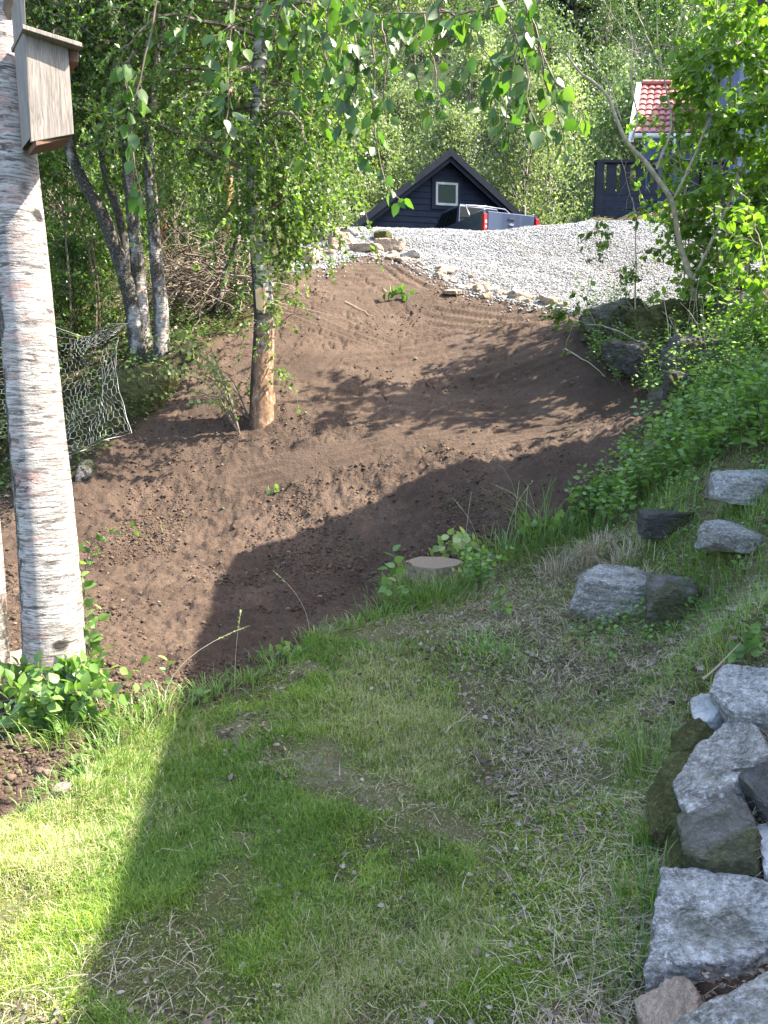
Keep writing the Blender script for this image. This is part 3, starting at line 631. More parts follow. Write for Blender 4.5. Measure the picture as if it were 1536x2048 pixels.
def side_profile(ytop):   # lower body with wheel arches
    a1 = [(.98 + .46 * math.cos(a), .38 + .46 * math.sin(a)) for a in np.linspace(math.pi, 0, 10)]
    a2 = [(4.2 + .46 * math.cos(a), .38 + .46 * math.sin(a)) for a in np.linspace(math.pi, 0, 10)]
    return [(0.02, .55)] + a1 + a2 + [(5.15, .5), (5.22, .95), (5.1, 1.12), (3.75, 1.2), (3.72, ytop), (0.02, ytop)]
b = MB()
for x0, x1 in ((-.92, -.84), (.84, .92)):
    pr = side_profile(1.36)
    b.prism(pr, 'x', x0, x1)
b.box((0, .9, .62), (1.68, 1.7, .06)); b.box((0, 1.63, 1.0), (1.68, .06, .72)); b.box((0, 4.5, .9), (1.68, 1.3, .45)); b.box((0, 2.7, .6), (1.68, 2.2, .3))
b.prism([(3.7, 1.12), (5.1, 1.12), (5.0, 1.17), (3.7, 1.26)], 'x', -.84, .84)
body = b.build('body', M['paint'], truck, local=True)
b = MB(); bevelbox(b, -.78, .78, -.02, .05, .62, 1.36, .02); tg = b.build('tailgate', M['paint'], truck, local=True)
b = MB(); b.box((0, -.035, 1.2), (.22, .02, .045)); b.build('handle', M['cardark'], tg, local=True)
b = MB(); th = np.linspace(0, 2 * math.pi, 18, endpoint=False); b.prism([(.08 * math.cos(a), 1.04 + .035 * math.sin(a)) for a in th], 'y', -.04, -.021); b.build('emblem', M['chrome'], tg, local=True)
b = MB(); b.box((0, -.12, .55), (1.8, .18, .16)); b.build('bumper', M['chrome'], truck, local=True)
# cab: tapered greenhouse
b = MB(); zb, zt = 1.16, 2.0
lo = [(-.84, 1.68), (.84, 1.68), (.84, 3.95), (-.84, 3.95)]; hi = [(-.66, 1.92), (.66, 1.92), (.66, 3.2), (-.66, 3.2)]
V = [(x, y, zb) for x, y in lo] + [(x, y, zt - .03) for x, y in hi] + [(x * .93, y + (.05 if k < 2 else -.08), zt) for k, (x, y) in enumerate(hi)]
b.add(V, Q=[[0, 1, 5, 4], [1, 2, 6, 5], [2, 3, 7, 6], [3, 0, 4, 7], [4, 5, 9, 8], [5, 6, 10, 9], [6, 7, 11, 10], [7, 4, 8, 11], [8, 9, 10, 11], [3, 2, 1, 0]])
cab = b.build('cab', M['paint'], truck, local=True)
def quadpanel(nm, p, m, th=.012):
    p = np.array(p, float); n = unit(np.cross(p[1] - p[0], p[2] - p[0])); b = MB(); b.add(np.concatenate([p + n * th, p - n * th]), Q=[[0, 1, 2, 3], [7, 6, 5, 4], [0, 4, 5, 1], [1, 5, 6, 2], [2, 6, 7, 3], [3, 7, 4, 0]]); return b.build(nm, m, truck, local=True)
def lerp3(a, b_, t_): return tuple(np.array(a) * (1 - t_) + np.array(b_) * t_)
LO = [np.array((x, y, zb)) for x, y in lo]; HI = [np.array((x, y, zt - .03)) for x, y in hi]
def facepanel(nm, i, j, u0, u1, v0, v1, m, th=.012):
    f = lambda u, v: (LO[i] * (1 - u) + LO[j] * u) * (1 - v) + (HI[i] * (1 - u) + HI[j] * u) * v
    return quadpanel(nm, [f(u0, v0), f(u1, v0), f(u1, v1), f(u0, v1)], m, th)
facepanel('rear_window_and_shade', 0, 1, .015, .985, .1, .93, M['carglass']); facepanel('windscreen', 2, 3, .06, .94, .1, .94, M['carglass'])  # rear glass widened over the pillars, its dark standing in for shade
facepanel('side_window', 3, 0, .12, .47, .3, .92, M['carglass']); facepanel('side_window', 3, 0, .5, .9, .3, .92, M['carglass']); facepanel('side_window', 1, 2, .1, .5, .3, .92, M['carglass']); facepanel('side_window', 1, 2, .53, .88, .3, .92, M['carglass'])
b = MB(); b.tube([(-.8, 1.0, 1.37), (-.76, 1.3, 1.68), (-.7, 1.48, 1.84), (0, 1.52, 1.88), (.7, 1.48, 1.84), (.76, 1.3, 1.68), (.8, 1.0, 1.37)], .025, 8)
b.tube([(-.84, .95, 1.42), (-.84, .1, 1.41)], .022, 8); b.tube([(.84, .95, 1.42), (.84, .1, 1.41)], .022, 8); b.build('roll_bar', M['chrome'], truck, smooth_=True, local=True)
b = MB(); b.box((0, 1.62, 1.9), (.3, .05, .03)); b.build('brake_light', M['redlens'], truck, local=True)
for s in (-1, 1):
    tl = empty('tail_light', (s * .885, -.01, 0)); tl.parent = truck; 
    b = MB(); bevelbox(b, -.05, .05, -.045, .1, .8, 1.28, .02); o = b.build('red_lens', M['redlens'], tl, local=True)
    b = MB(); b.box((.012, .02, 1.06), (.06, .135, .09)); b.box((.012, .02, .92), (.06, .135, .07)); b.build('clear_lens', M['whitelens'], tl, local=True)
    b = MB(); b.prism([(3.55 + .0, 1.2), (3.72, 1.2), (3.7, 1.38), (3.58, 1.4)], 'x', s * .9 if s > 0 else -1.1, 1.1 if s > 0 else -.9); b.build('mirror', M['cardark'], truck, local=True)
    for yw in (.98, 4.2):
        wl = empty('wheel', (s * .8, yw, .38)); wl.parent = truck
        th = np.linspace(0, 2 * math.pi, 29)
        b = MB(); prof = [(.2, -.11), (.34, -.12), (.375, -.08), (.375, .08), (.34, .12), (.2, .11)]
        V = [(x, r * math.cos(a), r * math.sin(a)) for a in th[:-1] for r, x in prof]; k = len(prof); n_ = 28
        b.add(V, Q=[[i * k + j, i * k + (j + 1) % k, ((i + 1) % n_) * k + (j + 1) % k, ((i + 1) % n_) * k + j] for i in range(n_) for j in range(k)]); b.build('tyre', M['rubber'], wl, smooth_=True, local=True)
        b = MB(); V = [(s * .09, .2 * math.cos(a), .2 * math.sin(a)) for a in th[:-1]] + [(s * .05, .05 * math.cos(a), .05 * math.sin(a)) for a in th[:-1]] + [(s * .08, 0, 0)]
        b.add(V, Q=[[i, (i + 1) % 28, 28 + (i + 1) % 28, 28 + i] for i in range(28)], T=[[28 + i, 28 + (i + 1) % 28, 56] for i in range(28)]); b.build('rim', M['chrome'], wl, local=True)

# ---------------------------------------------------------------- red-roofed house at right and its deck
M['housewall'] = paint('blue_grey_board_wall', (.12, .155, .24), .6); t = NT('red_roof_tile'); n_ = t.noise(t.coord(rndoff=True), 5, 6, .7); t.base(t.ramp(n_, [(.3, (.24, .07, .06)), (.7, (.42, .15, .13))]), .5, 0, .5); M['tile'] = t.m
hY = 25.0
A = at(1283, 172, hY + 2.2); Bp = at(1268, 268, hY - .8)
house = empty('red_roofed_house', (Bp[0], hY - .8, 6.6), 'blue grey house with a red tiled roof and white verge behind the right-hand shrubs', 'house')
ov = np.array([Bp[0], hY - .8, 6.6])
L0 = Bp - ov; L1 = A - ov; Wd = 9.0
nrow, ncol = 9, 40
b = MB(); up = L1 - L0; n = unit(np.cross(np.array([1, 0, 0]), up))
us = np.linspace(0, Wd, ncol * 8 + 1)
prof = .045 * np.abs(np.sin(us / (Wd / ncol) * math.pi)) ** .6
for r_ in range(nrow):
    e0 = L0 + up * (r_ / nrow); e1 = L0 + up * ((r_ + 1.12) / nrow)
    V = np.concatenate([[e0 + np.array([u, 0, 0]) + n * (p + .05 ) for u, p in zip(us, prof)], [e1 + np.array([u, 0, 0]) + n * (p + .0) for u, p in zip(us, prof)], [e0 + np.array([u, 0, 0]) + n * (p + .02) for u, p in zip(us, prof)]])
    k = len(us); i = np.arange(k - 1); b.add(V, Q=np.concatenate([np.stack([i, i + 1, k + i + 1, k + i], -1), np.stack([2 * k + i, 2 * k + i + 1, i + 1, i], -1)]))
back = np.array([L1[0] + 1.5, L1[1] + 3.2, L1[2] - 2.0])
b.add([L1 + n * .05, L1 + n * .05 + [Wd, 0, 0], back + [Wd - 1.5, 0, 0], back], Q=[[0, 1, 2, 3]])
roof = b.build('roof', M['tile'], house, local=True)
b = MB(); b.tube([L1 + n * .1, L1 + n * .1 + np.array([Wd, 0, 0])], .09, 8); b.build('ridge', M['tile'], roof, local=True)
b = MB()
pA, pB = L0, L1; off = np.array([0, 0, .16])
b.add([pA + [-.16, 0, .12], pB + [-.16, 0, .12], pB + [-.16, 0, -.22], pA + [-.16, 0, -.22], pA + [.0, 0, .12], pB + [0, 0, .12], pB + [0, 0, -.22], pA + [0, 0, -.22]], Q=[[0, 1, 2, 3], [7, 6, 5, 4], [0, 4, 5, 1], [3, 2, 6, 7], [0, 3, 7, 4], [1, 5, 6, 2]]); b.build('verge_board', M['white'], house, local=True)
b = MB(); gx0 = L0 + np.array([0, -.1, -.08]); b.tube([gx0, gx0 + np.array([Wd, 0, 0])], .07, 8); b.tube([gx0 + np.array([1.2, 0, 0]), gx0 + np.array([1.25, .2, -.4]), gx0 + np.array([1.6, .35, -.5]), gx0 + np.array([1.68, .4, -.7]), gx0 + np.array([1.68, .4, -3.4])], .05, 8); b.build('gutter', M['white'], house, smooth_=True, local=True)
b = MB(); x0 = .5
zt_ = L0[2] - .05
b.prism([(L0[1] + .5, 0), (L1[1] + .3, 0), (L1[1] + .3, L1[2] - .5), (L1[1], L1[2] - .25), (L0[1] + .5, zt_ + .2)], 'x', L0[0] + 1.35, L0[0] + Wd - .4)
hw_ = b.build('wall', M['housewall'], house, local=True)
for k in range(26):
    pass
b = MB()
for k in range(40): b.box((L0[0] + 1.4 + k * .185, L0[1] + .49, zt_ / 2 - .1), (.03, .03, zt_ - .2))
b.build('batten', M['housewall'], hw_, local=True)
for k, xo in enumerate((2.4, 4.6)):
    wf = MB(); cz_ = zt_ - 1.2
    for sx in (-1, 1): wf.box((L0[0] + xo + sx * .6, L0[1] + .44, cz_), (.1, .08, 1.3))
    for s2 in (-1, 1): wf.box((L0[0] + xo, L0[1] + .441, cz_ + s2 * .6), (1.1, .08, .1))
    wfo = wf.build('window', M['white'], house, local=True); g_ = MB(); g_.box((L0[0] + xo, L0[1] + .46, cz_), (1.1, .02, 1.1)); g_.build('pane', M['glass'], wfo, local=True)
# second darker wing further right
w2 = at(1480, 160, 22)
wing = empty('grey_blue_outbuilding', (w2[0] + .6, 22.5, 6.6), 'blue walled building with a dark roof edge half hidden at the right picture edge', 'house')
b = MB(); b.box((1.6, 1.5, 2.6), (4, 3, 5.2)); b.build('wall', M['housewall'], wing, local=True)
b = MB(); b.prism([(-.6, 5.1), (4.2, 5.1), (4.2, 5.5), (1.6, 7.0), (-.6, 5.3)], 'y', -.4, 3.3); b.build('roof', M['roof_felt'], wing, local=True)
# deck
dY = 21.3; d0 = at(1188, 436, dY); d1 = at(1188, 324, dY)
deck = empty('terrace_deck', (d0[0], dY, d0[2]), 'dark navy boarded terrace with a wide-slat railing on the grassy bank', 'deck')
hh = d1[2] - d0[2]; hm = (at(1188, 388, dY)[2] - d0[2])
b = MB(); b.box((.1, .02, (hh - .05) / 2 - .3), (.2, .2, hh + .6)); b.build('post', M['navy2'], deck, local=True)
b = MB(); b.box((1.85, 0, hh), (3.8, .18, .07)); b.build('top_rail', M['navy2'], deck, local=True)
b = MB(); b.box((1.9, 0, hm + .02), (3.4, .06, .1)); b.build('bottom_rail', M['navy2'], deck, local=True)
for k in range(9): b = MB(); b.box((.42 + k * .37 + (.05 if k % 3 == 2 else 0), .0, (hh + hm) / 2), (.26, .035, hh - hm - .12)); b.build('slat', M['navy2'], deck, local=True)
b = MB()
for k in range(7): b.box((1.95, -.01 - .012 * (k % 2), hm - .12 - k * .185), (3.5, .03, .17))
b.build('skirt_board', M['navy'], deck, local=True)
b = MB(); b.box((2.5, 1.6, hm - .08), (2.4, 3.0, .06)); b.build('floor', M['navy'], deck, local=True)

# ---------------------------------------------------------------- unseen house: roof traced back from the lawn's shade, white added to bounce light
RZ = 5.6
def unsun(px, py):
    q = hit(px, py); return q + SUN * ((RZ + .25 - q[2]) / SUN[2])
e0, e1, e2, e3 = unsun(118, 2040), unsun(472, 1105), unsun(860, 940), unsun(1300, 845)
dirA = unit(e0 - e1); far_ = e1 + dirA * 9
RP = [e1, e2, e3, e3 + np.array([4, .2, 0]), e3 + np.array([4, -15, 0]), far_]
RP = [np.array(p) for p in RP]; poly = [(p[0], p[1]) for p in RP]
print('ROOF', [tuple(round(v, 2) for v in p) for p in poly])
hc = empty('near_house', (6.5, -1, 0), 'unseen house, painted white to bounce light, whose eaves shade the lawn, standing to the right behind the viewer', 'house')
b = MB(); b.prism([(p[0] - 6.5, p[1] + 1) for p in poly][::-1], 'z', RZ, RZ + .25); b.build('roof', M['white'], hc, local=True)
b = MB(); b.box((3.0, 1.2, 2.75), (6.0, 11.0, 5.5)); b.build('wall', M['white'], hc, local=True)
# ---------------------------------------------------------------- vegetation: generators
def wander(p, d, L, n, curl=.25, droop=0.0, g=rng, droop_pow=1.0):
    P = [np.array(p, float)]; d = unit(d); st = L / n
    for i in range(n):
        d = unit(d + g.normal(size=3) * curl / math.sqrt(n) * 1.5 + np.array([0, 0, -droop * ((i + 1) / n) ** droop_pow]))
        P.append(P[-1] + d * st)
    return np.array(P)
def lerpP(P, t):
    t = np.clip(t, 0, 1) * (len(P) - 1); i = np.minimum(t.astype(int), len(P) - 2); f = (t - i)[:, None]
    return P[i] * (1 - f) + P[i + 1] * f, unit(P[i + 1] - P[i])
def put_leaves(mb, twigs, per_m, size, sj=.3, droop=.3, tmpl=QUAD, width=1.0, start=.1, spread=.8, g=rng, off=.0, nrm=None):
    Ps, Ds = [], []
    for P in twigs:
        L = np.linalg.norm(np.diff(P, axis=0), axis=1).sum(); n = max(1, int(L * per_m + g.random()))
        p, d = lerpP(P, start + (1 - start) * g.random(n)); Ps.append(p); Ds.append(d)
    P = np.concatenate(Ps); D = np.concatenate(Ds); n = len(P)
    s = size * (1 + sj * g.normal(size=n)).clip(.45, 1.8)
    side = g.normal(size=(n, 3)); D2 = unit(D * .35 + side * spread + np.array([0, 0, -droop]))
    P = P + unit(side) * off
    V, Q, T, r = leaves(P, D2, s, tmpl, width, nrm, g=g); mb.add(V, Q, T, r); return n
def px_line(pts, Y=None):
    return np.array([at(p[0], p[1], p[2] if len(p) > 2 else Y) for p in pts])
def resample(P, n):
    P = np.asarray(P, float); k = len(P); t = np.linspace(0, k - 1, n); out = np.empty((n, 3))
    for c in range(3): # catmull-rom-ish through cubic hermite
        i = np.clip(t.astype(int), 0, k - 2); f = t - i; p = P[:, c]; m = np.gradient(p)
        out[:, c] = (2 * f**3 - 3 * f**2 + 1) * p[i] + (f**3 - 2 * f**2 + f) * m[i] + (-2 * f**3 + 3 * f**2) * p[i + 1] + (f**3 - f**2) * m[i + 1]
    return out
def trunk_mesh(P, r0, r1, k=14, n=60, bump=.05, flare=.35, seed=0, power=1.0):
    P = resample(P, n); t = np.linspace(0, 1, n); r = r0 + (r1 - r0) * t ** power + r0 * flare * np.exp(-t * n * .25)
    mb = MB(); mb.tube(P, r, k); V = mb.V[0]
    c = np.repeat(P, k, 0); th = np.tile(np.arange(k), n); row = np.repeat(np.arange(n), k)
    d = V - c; nz = fbm(th * .9 * 14 / k * 1.0 + seed, row * .09 * 60 / n + seed * 3, 4); mb.V[0] = c + d * (1 + bump * 2 * nz)[:, None]
    return mb, P, r
def crown(mb_t, mb_l, P, r, z0, z1, nb, Lb, up=.5, droop=.35, ntw=8, Ltw=.8, tdroop=.5, per_m=22, leaf=.05, g=rng, ang=None, width=1.0, trad=.006, side=None, tmpl=QUAD, taper=True, br=.35):
    zs = P[:, 2]; k = 0
    for i in range(nb):
        u = (i + g.random()) / nb; z = z0 + (z1 - z0) * u
        j = int(np.clip(np.searchsorted(zs, z), 1, len(P) - 1)); p = P[j]
        a = g.random() * 2 * math.pi if ang is None else g.uniform(*ang)
        if side is not None and g.random() < side[1]: a = side[0] + g.normal() * .9
        L = Lb * (1 - .55 * u if taper else 1) * g.uniform(.6, 1.15)
        B = wander(p, (math.cos(a), math.sin(a), up + g.normal() * .2), L, 8, .35, droop * .35, g)
        mb_t.tube(B, np.linspace(max(.008, min(r[j] * br, L * .016)), .004, 9), 5, cap=False)
        tw = []
        for q in range(ntw):
            t = .2 + .8 * (q + g.random()) / ntw; pp, dd = lerpP(B, np.array([t])); a2 = g.normal(size=3) * .9
            W = wander(pp[0], dd[0] + a2 + np.array([0, 0, -.2]), Ltw * g.uniform(.4, 1.2), 5, .3, tdroop * .6, g); tw.append(W)
            mb_t.tube(W, np.linspace(trad, trad * .4, 6), 3, cap=False)
        tw.append(B[4:]); k += put_leaves(mb_l, tw, per_m, leaf, droop=.35, g=g, width=width, tmpl=tmpl)
    return k

# ---------------------------------------------------------------- far trees: a few kinds, copied
def far_tree(name, seed, h, rad, mat, bark, n_cl, leaf, per, kind='round'):
    g = np.random.default_rng(seed); root = empty(name, (0, 0, 0)); tb = MB()
    lean = g.normal(size=2) * .04
    P = np.array([[lean[0] * z * h + .15 * math.sin(z * 5 + seed), lean[1] * z * h, z * h - .3] for z in np.linspace(0, .97, 9)])
    tb.tube(P, np.linspace(h * .014, h * .003, 9), 7); lb = MB(); C_ = []
    for i in range(n_cl):
        if kind == 'round':
            u = g.random() ** .75; z = h * (.12 + .86 * u); R_ = rad * math.sin(math.pi * min(1, (.18 + .8 * u))) ** .6 * (1 if u < .75 else 1 - (u - .75) * 1.6)
            a = g.random() * 6.283; rr = R_ * g.uniform(.35, 1.05)
        else:
            u = g.random() ** 1.1; z = h * (.06 + .93 * u); R_ = rad * (1 - u) + .12; a = g.random() * 6.283; rr = R_ * math.sqrt(g.random())
        c = np.array([math.cos(a) * rr, math.sin(a) * rr, z]); b0 = P[int(np.clip((z / h - .12) * 8, 0, 7))]
        if i % 3 == 0: tb.tube(np.array([b0, (b0 + c) / 2 + [0, 0, .1], c]), [h * .004, h * .003, h * .001], 3, cap=False)
        C_.append(c + np.array([P[int(np.clip(z / h * 8, 0, 8))][0], 0, 0]))
    C_ = np.array(C_); cs = rad * (.17 if kind == 'round' else .1)
    pts = np.repeat(C_, per, 0) + g.normal(size=(n_cl * per, 3)) * cs * np.array([1, 1, .75 if kind == 'round' else .35])
    D = g.normal(size=(len(pts), 3)) + np.array([0, 0, -.5]); V, Q, T, r = leaves(pts, D, leaf * (1 + .25 * g.normal(size=len(pts))).clip(.5, 1.6), QUAD, 1.1, g=g)
    clr = np.repeat(g.random(n_cl), per); r = np.clip(.35 * r + .65 * np.repeat(clr, 4), 0, 1)
    lb.add(V, Q, T, r); tb.build('trunk', M[bark], root, local=True, smooth_=True); lb.build('crown', M[mat], root, local=True)
    return root
def copy_tree(o, parent=None):
    c = o.copy(); C.objects.link(c); c.parent = parent
    for ch in o.children: copy_tree(ch, c)
    return c
KINDS = [
    (far_tree('birch_tree', 201, 10, 2.6, 'leaf_far', 'bark', 150, .15, 75), 'light yellow-green broadleaf tree on the wooded slope behind the garage', 'tree'),
    (far_tree('birch_tree', 202, 11, 2.3, 'leaf_far', 'bark', 150, .14, 80), 'slender light green birch on the wooded slope behind the garage', 'tree'),
    (far_tree('broadleaf_tree', 203, 10, 3.2, 'leaf_far2', 'bark_twig', 160, .16, 75), 'mid green rounded tree on the wooded slope behind the houses', 'tree'),
    (far_tree('broadleaf_tree', 204, 9, 2.8, 'leaf_far2', 'bark_twig', 120, .16, 70), 'mid green open-crowned tree on the wooded slope behind the houses', 'tree'),
    (far_tree('spruce_tree', 205, 13, 2.3, 'leaf_far3', 'bark_twig', 260, .2, 45, 'cone'), 'dark pointed conifer on the wooded slope', 'tree'),
    (far_tree('dark_broadleaf_tree', 206, 9, 3.0, 'leaf_dark', 'bark_twig', 150, .14, 70), 'dark green tree in the wood', 'tree'),
]
used = set()
FG = 'trees on the wooded slope'
def plant_far(k, x, y, s, label=None, group=FG, z=None, sz=None):
    src, lb, cat = KINDS[k]
    o = src if k not in used else copy_tree(src); used.add(k)
    o.location = (x, y, (gz(x, y) if z is None else z) - .2); o.rotation_euler = (0, 0, rng.random() * 6.28); o.scale = (s, s, sz or s)
    return tag(o, label or lb, cat, group)
g = np.random.default_rng(55)
for (ylo, yhi, sp, ks, pr, sc0) in ((34, 40, 3.0, (0, 1, 2), (.5, .4, .1), .9), (42, 50, 4.0, (0, 1, 2, 3), (.35, .3, .2, .15), 1.05), (52, 66, 4.8, (0, 1, 2, 3, 4), (.2, .2, .25, .2, .15), 1.15), (68, 88, 6.5, (0, 2, 3, 4, 5), (.15, .25, .15, .3, .15), 1.3), (92, 120, 8, (2, 3, 4, 5), (.12, .1, .6, .18), 1.5), (125, 175, 11, (2, 4, 5), (.1, .8, .1), 2.0)):
    ym = (ylo + yhi) / 2; x = -ym * .6
    while x < ym * .62:
        y = g.uniform(ylo, yhi); k = int(g.choice(ks, p=pr))
        skip = (px_ := float(proj(np.array([[x, y, 8]]))[0][0])) < -250 or px_ > 1800
        if ylo == 34 and (x > 10 or x < -13): skip = True
        if px_ < 330 and ym > 50: skip = True
        if px_ > 1030 and ym > 50: k = int(g.choice((4, 5, 4)))
        if not skip: plant_far(k, x, y, sc0 * g.uniform(.8, 1.2))
        x += sp * g.uniform(.6, 1.4)
# woodland just behind the birches at left
WG_ = 'undergrowth trees of the left-hand wood'
for (x, y, s, k) in ((-9, 15, .62, 5), (-7.2, 17, .7, 3), (-10, 19, .9, 5), (-5.2, 20.5, .72, 2), (-7.5, 23, .95, 3), (-11.5, 25, 1.1, 2), (-3.6, 25.5, .8, 3), (-6, 28, 1.0, 0), (-9.5, 30, 1.2, 2), (-2.6, 31, .85, 0), (-13, 17, .9, 5), (-7.2, 12.6, .42, 5), (-6.0, 14.8, .42, 5), (-15, 30, 1.2, 5), (-8.2, 10.6, .42, 5), (-4.6, 17.2, .4, 3), (-3.4, 21.5, .4, 3), (-6.3, 9.6, .2, 5), (-5.6, 11.4, .25, 5), (-5.0, 12.6, .22, 5)):
    plant_far(k, x, y, s, 'dark green bushy tree in the shade of the left-hand wood' if k == 5 else 'green leafy tree in the left-hand wood beyond the birches', WG_)
for (x, y, s, k) in ((10, 31, .9, 2), (14, 29, 1.1, 2), (5.2, 27, .16, 2), (4.6, 25.6, .12, 2), (6.0, 24.5, .13, 2)):
    plant_far(k, x, y, s, ('green tree directly behind the red-roofed house' if x < 12 else 'green tree right of the red-roofed house') if s > .5 else 'low light green bush beyond the truck at the edge of the drive', 'greenery around the houses')

# ---------------------------------------------------------------- the big near birch with nest box
BY = 3.9
tp_ = px_line([(112, 1405, 3.9), (106, 1250, 3.9), (92, 1050, 3.92), (73, 850, 3.93), (52, 600, 3.95), (30, 350, 3.97), (8, 100, 4.0), (-12, -120, 4.0), (-40, -420, 4.05), (-60, -900, 4.1), (-60, -1500, 4.2)])
tp_[0][2] = min(tp_[0][2], gz(tp_[0][0], 3.9)) - .12
birch = empty('birch_tree', tuple(tp_[0]), 'large white-barked birch at the left edge carrying a wooden nest box', 'tree')
mb, P, r = trunk_mesh(tp_, .175, .06, 40, 200, .035, .22, 3, .9)
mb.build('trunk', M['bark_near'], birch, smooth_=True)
NB = P; 
brm, lvm = MB(), MB(); g = np.random.default_rng(77)
# upper crown above the frame
crown(brm, lvm, P, r, 5.6, 9.5, 16, 1.7, up=.5, ntw=7, Ltw=.7, per_m=18, leaf=.055, g=g, tmpl=QUAD)
brm.build('branch', M['bark_dark'], birch); lvm.build('foliage', M['leaf_near'], birch)
# overhanging twigs in front of the view: pixel polylines at a depth
TW = [
 ([(1300, -260), (1180, -120), (1090, -10), (1030, 60), (985, 150), (970, 215)], 2.9, 1),
 ([(1100, -30), (980, 10), (880, 20), (800, 22), (740, 30), (700, 42)], 2.95, 0),
 ([(1085, -10), (1045, 70), (1030, 140), (1020, 220), (1010, 265)], 2.8, 1),
 ([(1060, 20), (1075, 90), (1100, 160), (1140, 220), (1175, 240)], 2.75, 1), ([(1070, 60), (1090, 150), (1120, 210), (1135, 290)], 2.78, 1),
 ([(1040, 60), (1000, 110), (990, 190), (1000, 260)], 2.85, 1), ([(1020, 40), (1060, 130), (1065, 200), (1090, 255)], 2.7, 1),
 ([(880, 20), (930, 55), (965, 105), (1000, 140)], 2.95, 1), ([(980, 10), (940, 60), (925, 120), (900, 160)], 2.9, 0),
 ([(850, 22), (860, 80), (875, 150), (880, 230)], 3.0, 1), ([(800, 22), (830, 90), (835, 160), (862, 235)], 3.0, 1), ([(760, 30), (775, 100), (770, 180), (775, 240)], 3.1, 0),
 ([(740, 30), (745, 120), (742, 220), (750, 310), (775, 390), (800, 410)], 3.1, 0), ([(700, 42), (715, 130), (705, 220), (710, 330)], 3.1, 1), ([(700, 30), (680, 100), (690, 180), (670, 250)], 3.05, 1),
 ([(640, -60), (620, 40), (590, 90), (600, 160), (590, 200)], 3.2, 1), ([(700, -80), (660, 20), (650, 110), (640, 190)], 3.2, 1), ([(560, -60), (520, 30), (470, 60), (440, 90), (430, 140)], 3.0, 1),
 ([(600, -90), (550, 40), (540, 110)], 3.0, 1), ([(470, 60), (490, 90), (500, 150)], 3.0, 0), ([(480, -60), (460, 100), (455, 200), (440, 280)], 3.1, 0), ([(330, -80), (300, 60), (262, 190), (255, 260), (275, 360), (290, 410)], 2.9, 0), ([(262, 100), (240, 140), (248, 190)], 2.9, 0),
 ([(1000, -60), (960, 20), (905, 40), (860, 70)], 2.8, 1), ([(1040, -40), (1050, 30), (1035, 90)], 2.7, 1), ([(900, -60), (880, 30), (905, 90)], 2.9, 1), ([(820, -60), (795, 10), (800, 60), (790, 120)], 3.0, 1), ([(640, -40), (700, 20), (740, 60)], 3.1, 0), ([(560, -20), (600, 30), (640, 70), (655, 120)], 3.1, 1),
 ([(400, -80), (380, 20), (350, 70), (345, 120)], 3.2, 0), ([(740, 60), (690, 150), (650, 230), (600, 330)], 3.3, 0)]
hub = at(1250, -700, 3.0)
main = resample(np.array([P[120], at(150, -700, 3.4), at(600, -560, 2.9), at(1050, -420, 2.9), at(1300, -260, 2.9)]), 24)
bm_, lm_ = MB(), MB(); bm_.tube(main, np.linspace(.03, .012, 24), 8)
for x_, a_ in ((8, (640, -60)), (11, (560, -60)), (5, (330, -80)), (14, (820, -60)), (18, (1000, -60)), (9, (480, -60)), (12, (700, -80)), (6, (400, -80)), (16, (900, -60))):
    e = at(a_[0], a_[1], 3.0); bm_.tube(resample(np.array([main[x_], (main[x_] + e) / 2 + [0, .1, .05], e]), 6), .005, 5)
for pts, Y, dens in TW:
    L_ = resample(px_line(pts, Y), 16); L_ += np.cumsum(g.normal(size=L_.shape) * .0035, axis=0); bm_.tube(L_, np.linspace(.0042, .0014, 16), 5, cap=False)
    Lm = np.linalg.norm(np.diff(L_, axis=0), axis=1).sum(); n = int(Lm * (44 if dens else 25)) + 1
    tt_ = .12 + .88 * (np.arange(n) + g.random(n)) / n; p, d = lerpP(L_, tt_)
    sd = g.normal(size=(n, 3)); sd[:, 1] *= .7; D = unit(d * .25 + sd * .55 + np.array([0, 0, -.75])); s_ = .052 * (1 + .2 * g.normal(size=n)).clip(.6, 1.4)
    pet = unit(D * .5 + sd * .6) * .018
    for a_, b_ in zip(p, p + pet): bm_.tube([a_, b_], .0009, 3, cap=False)
    V, Q, T, rr_ = leaves(p + pet, D, s_, LEAF, 1.0, nrm=np.array([0, -.5, .3]), g=g); lm_.add(V, Q, T, rr_)
nb_ = bm_.build('branch', M['bark_twig'], birch); lm_.build('leaves', M['leaf_near'], nb_, smooth_=True)
# second trunk at the very edge of the picture
tq = px_line([(-12, 1395, 4.3), (-16, 1200, 4.3), (-40, 900, 4.35), (-80, 500, 4.4), (-130, 0, 4.5), (-200, -600, 4.6)]); tq[0][2] -= .15
b2 = empty('birch_tree', tuple(tq[0]), 'second white birch of which only the foot shows at the left picture edge', 'tree')
mb, _, _ = trunk_mesh(tq, .085, .04, 20, 60, .03, .3, 9); mb.build('trunk', M['bark'], b2, smooth_=True)

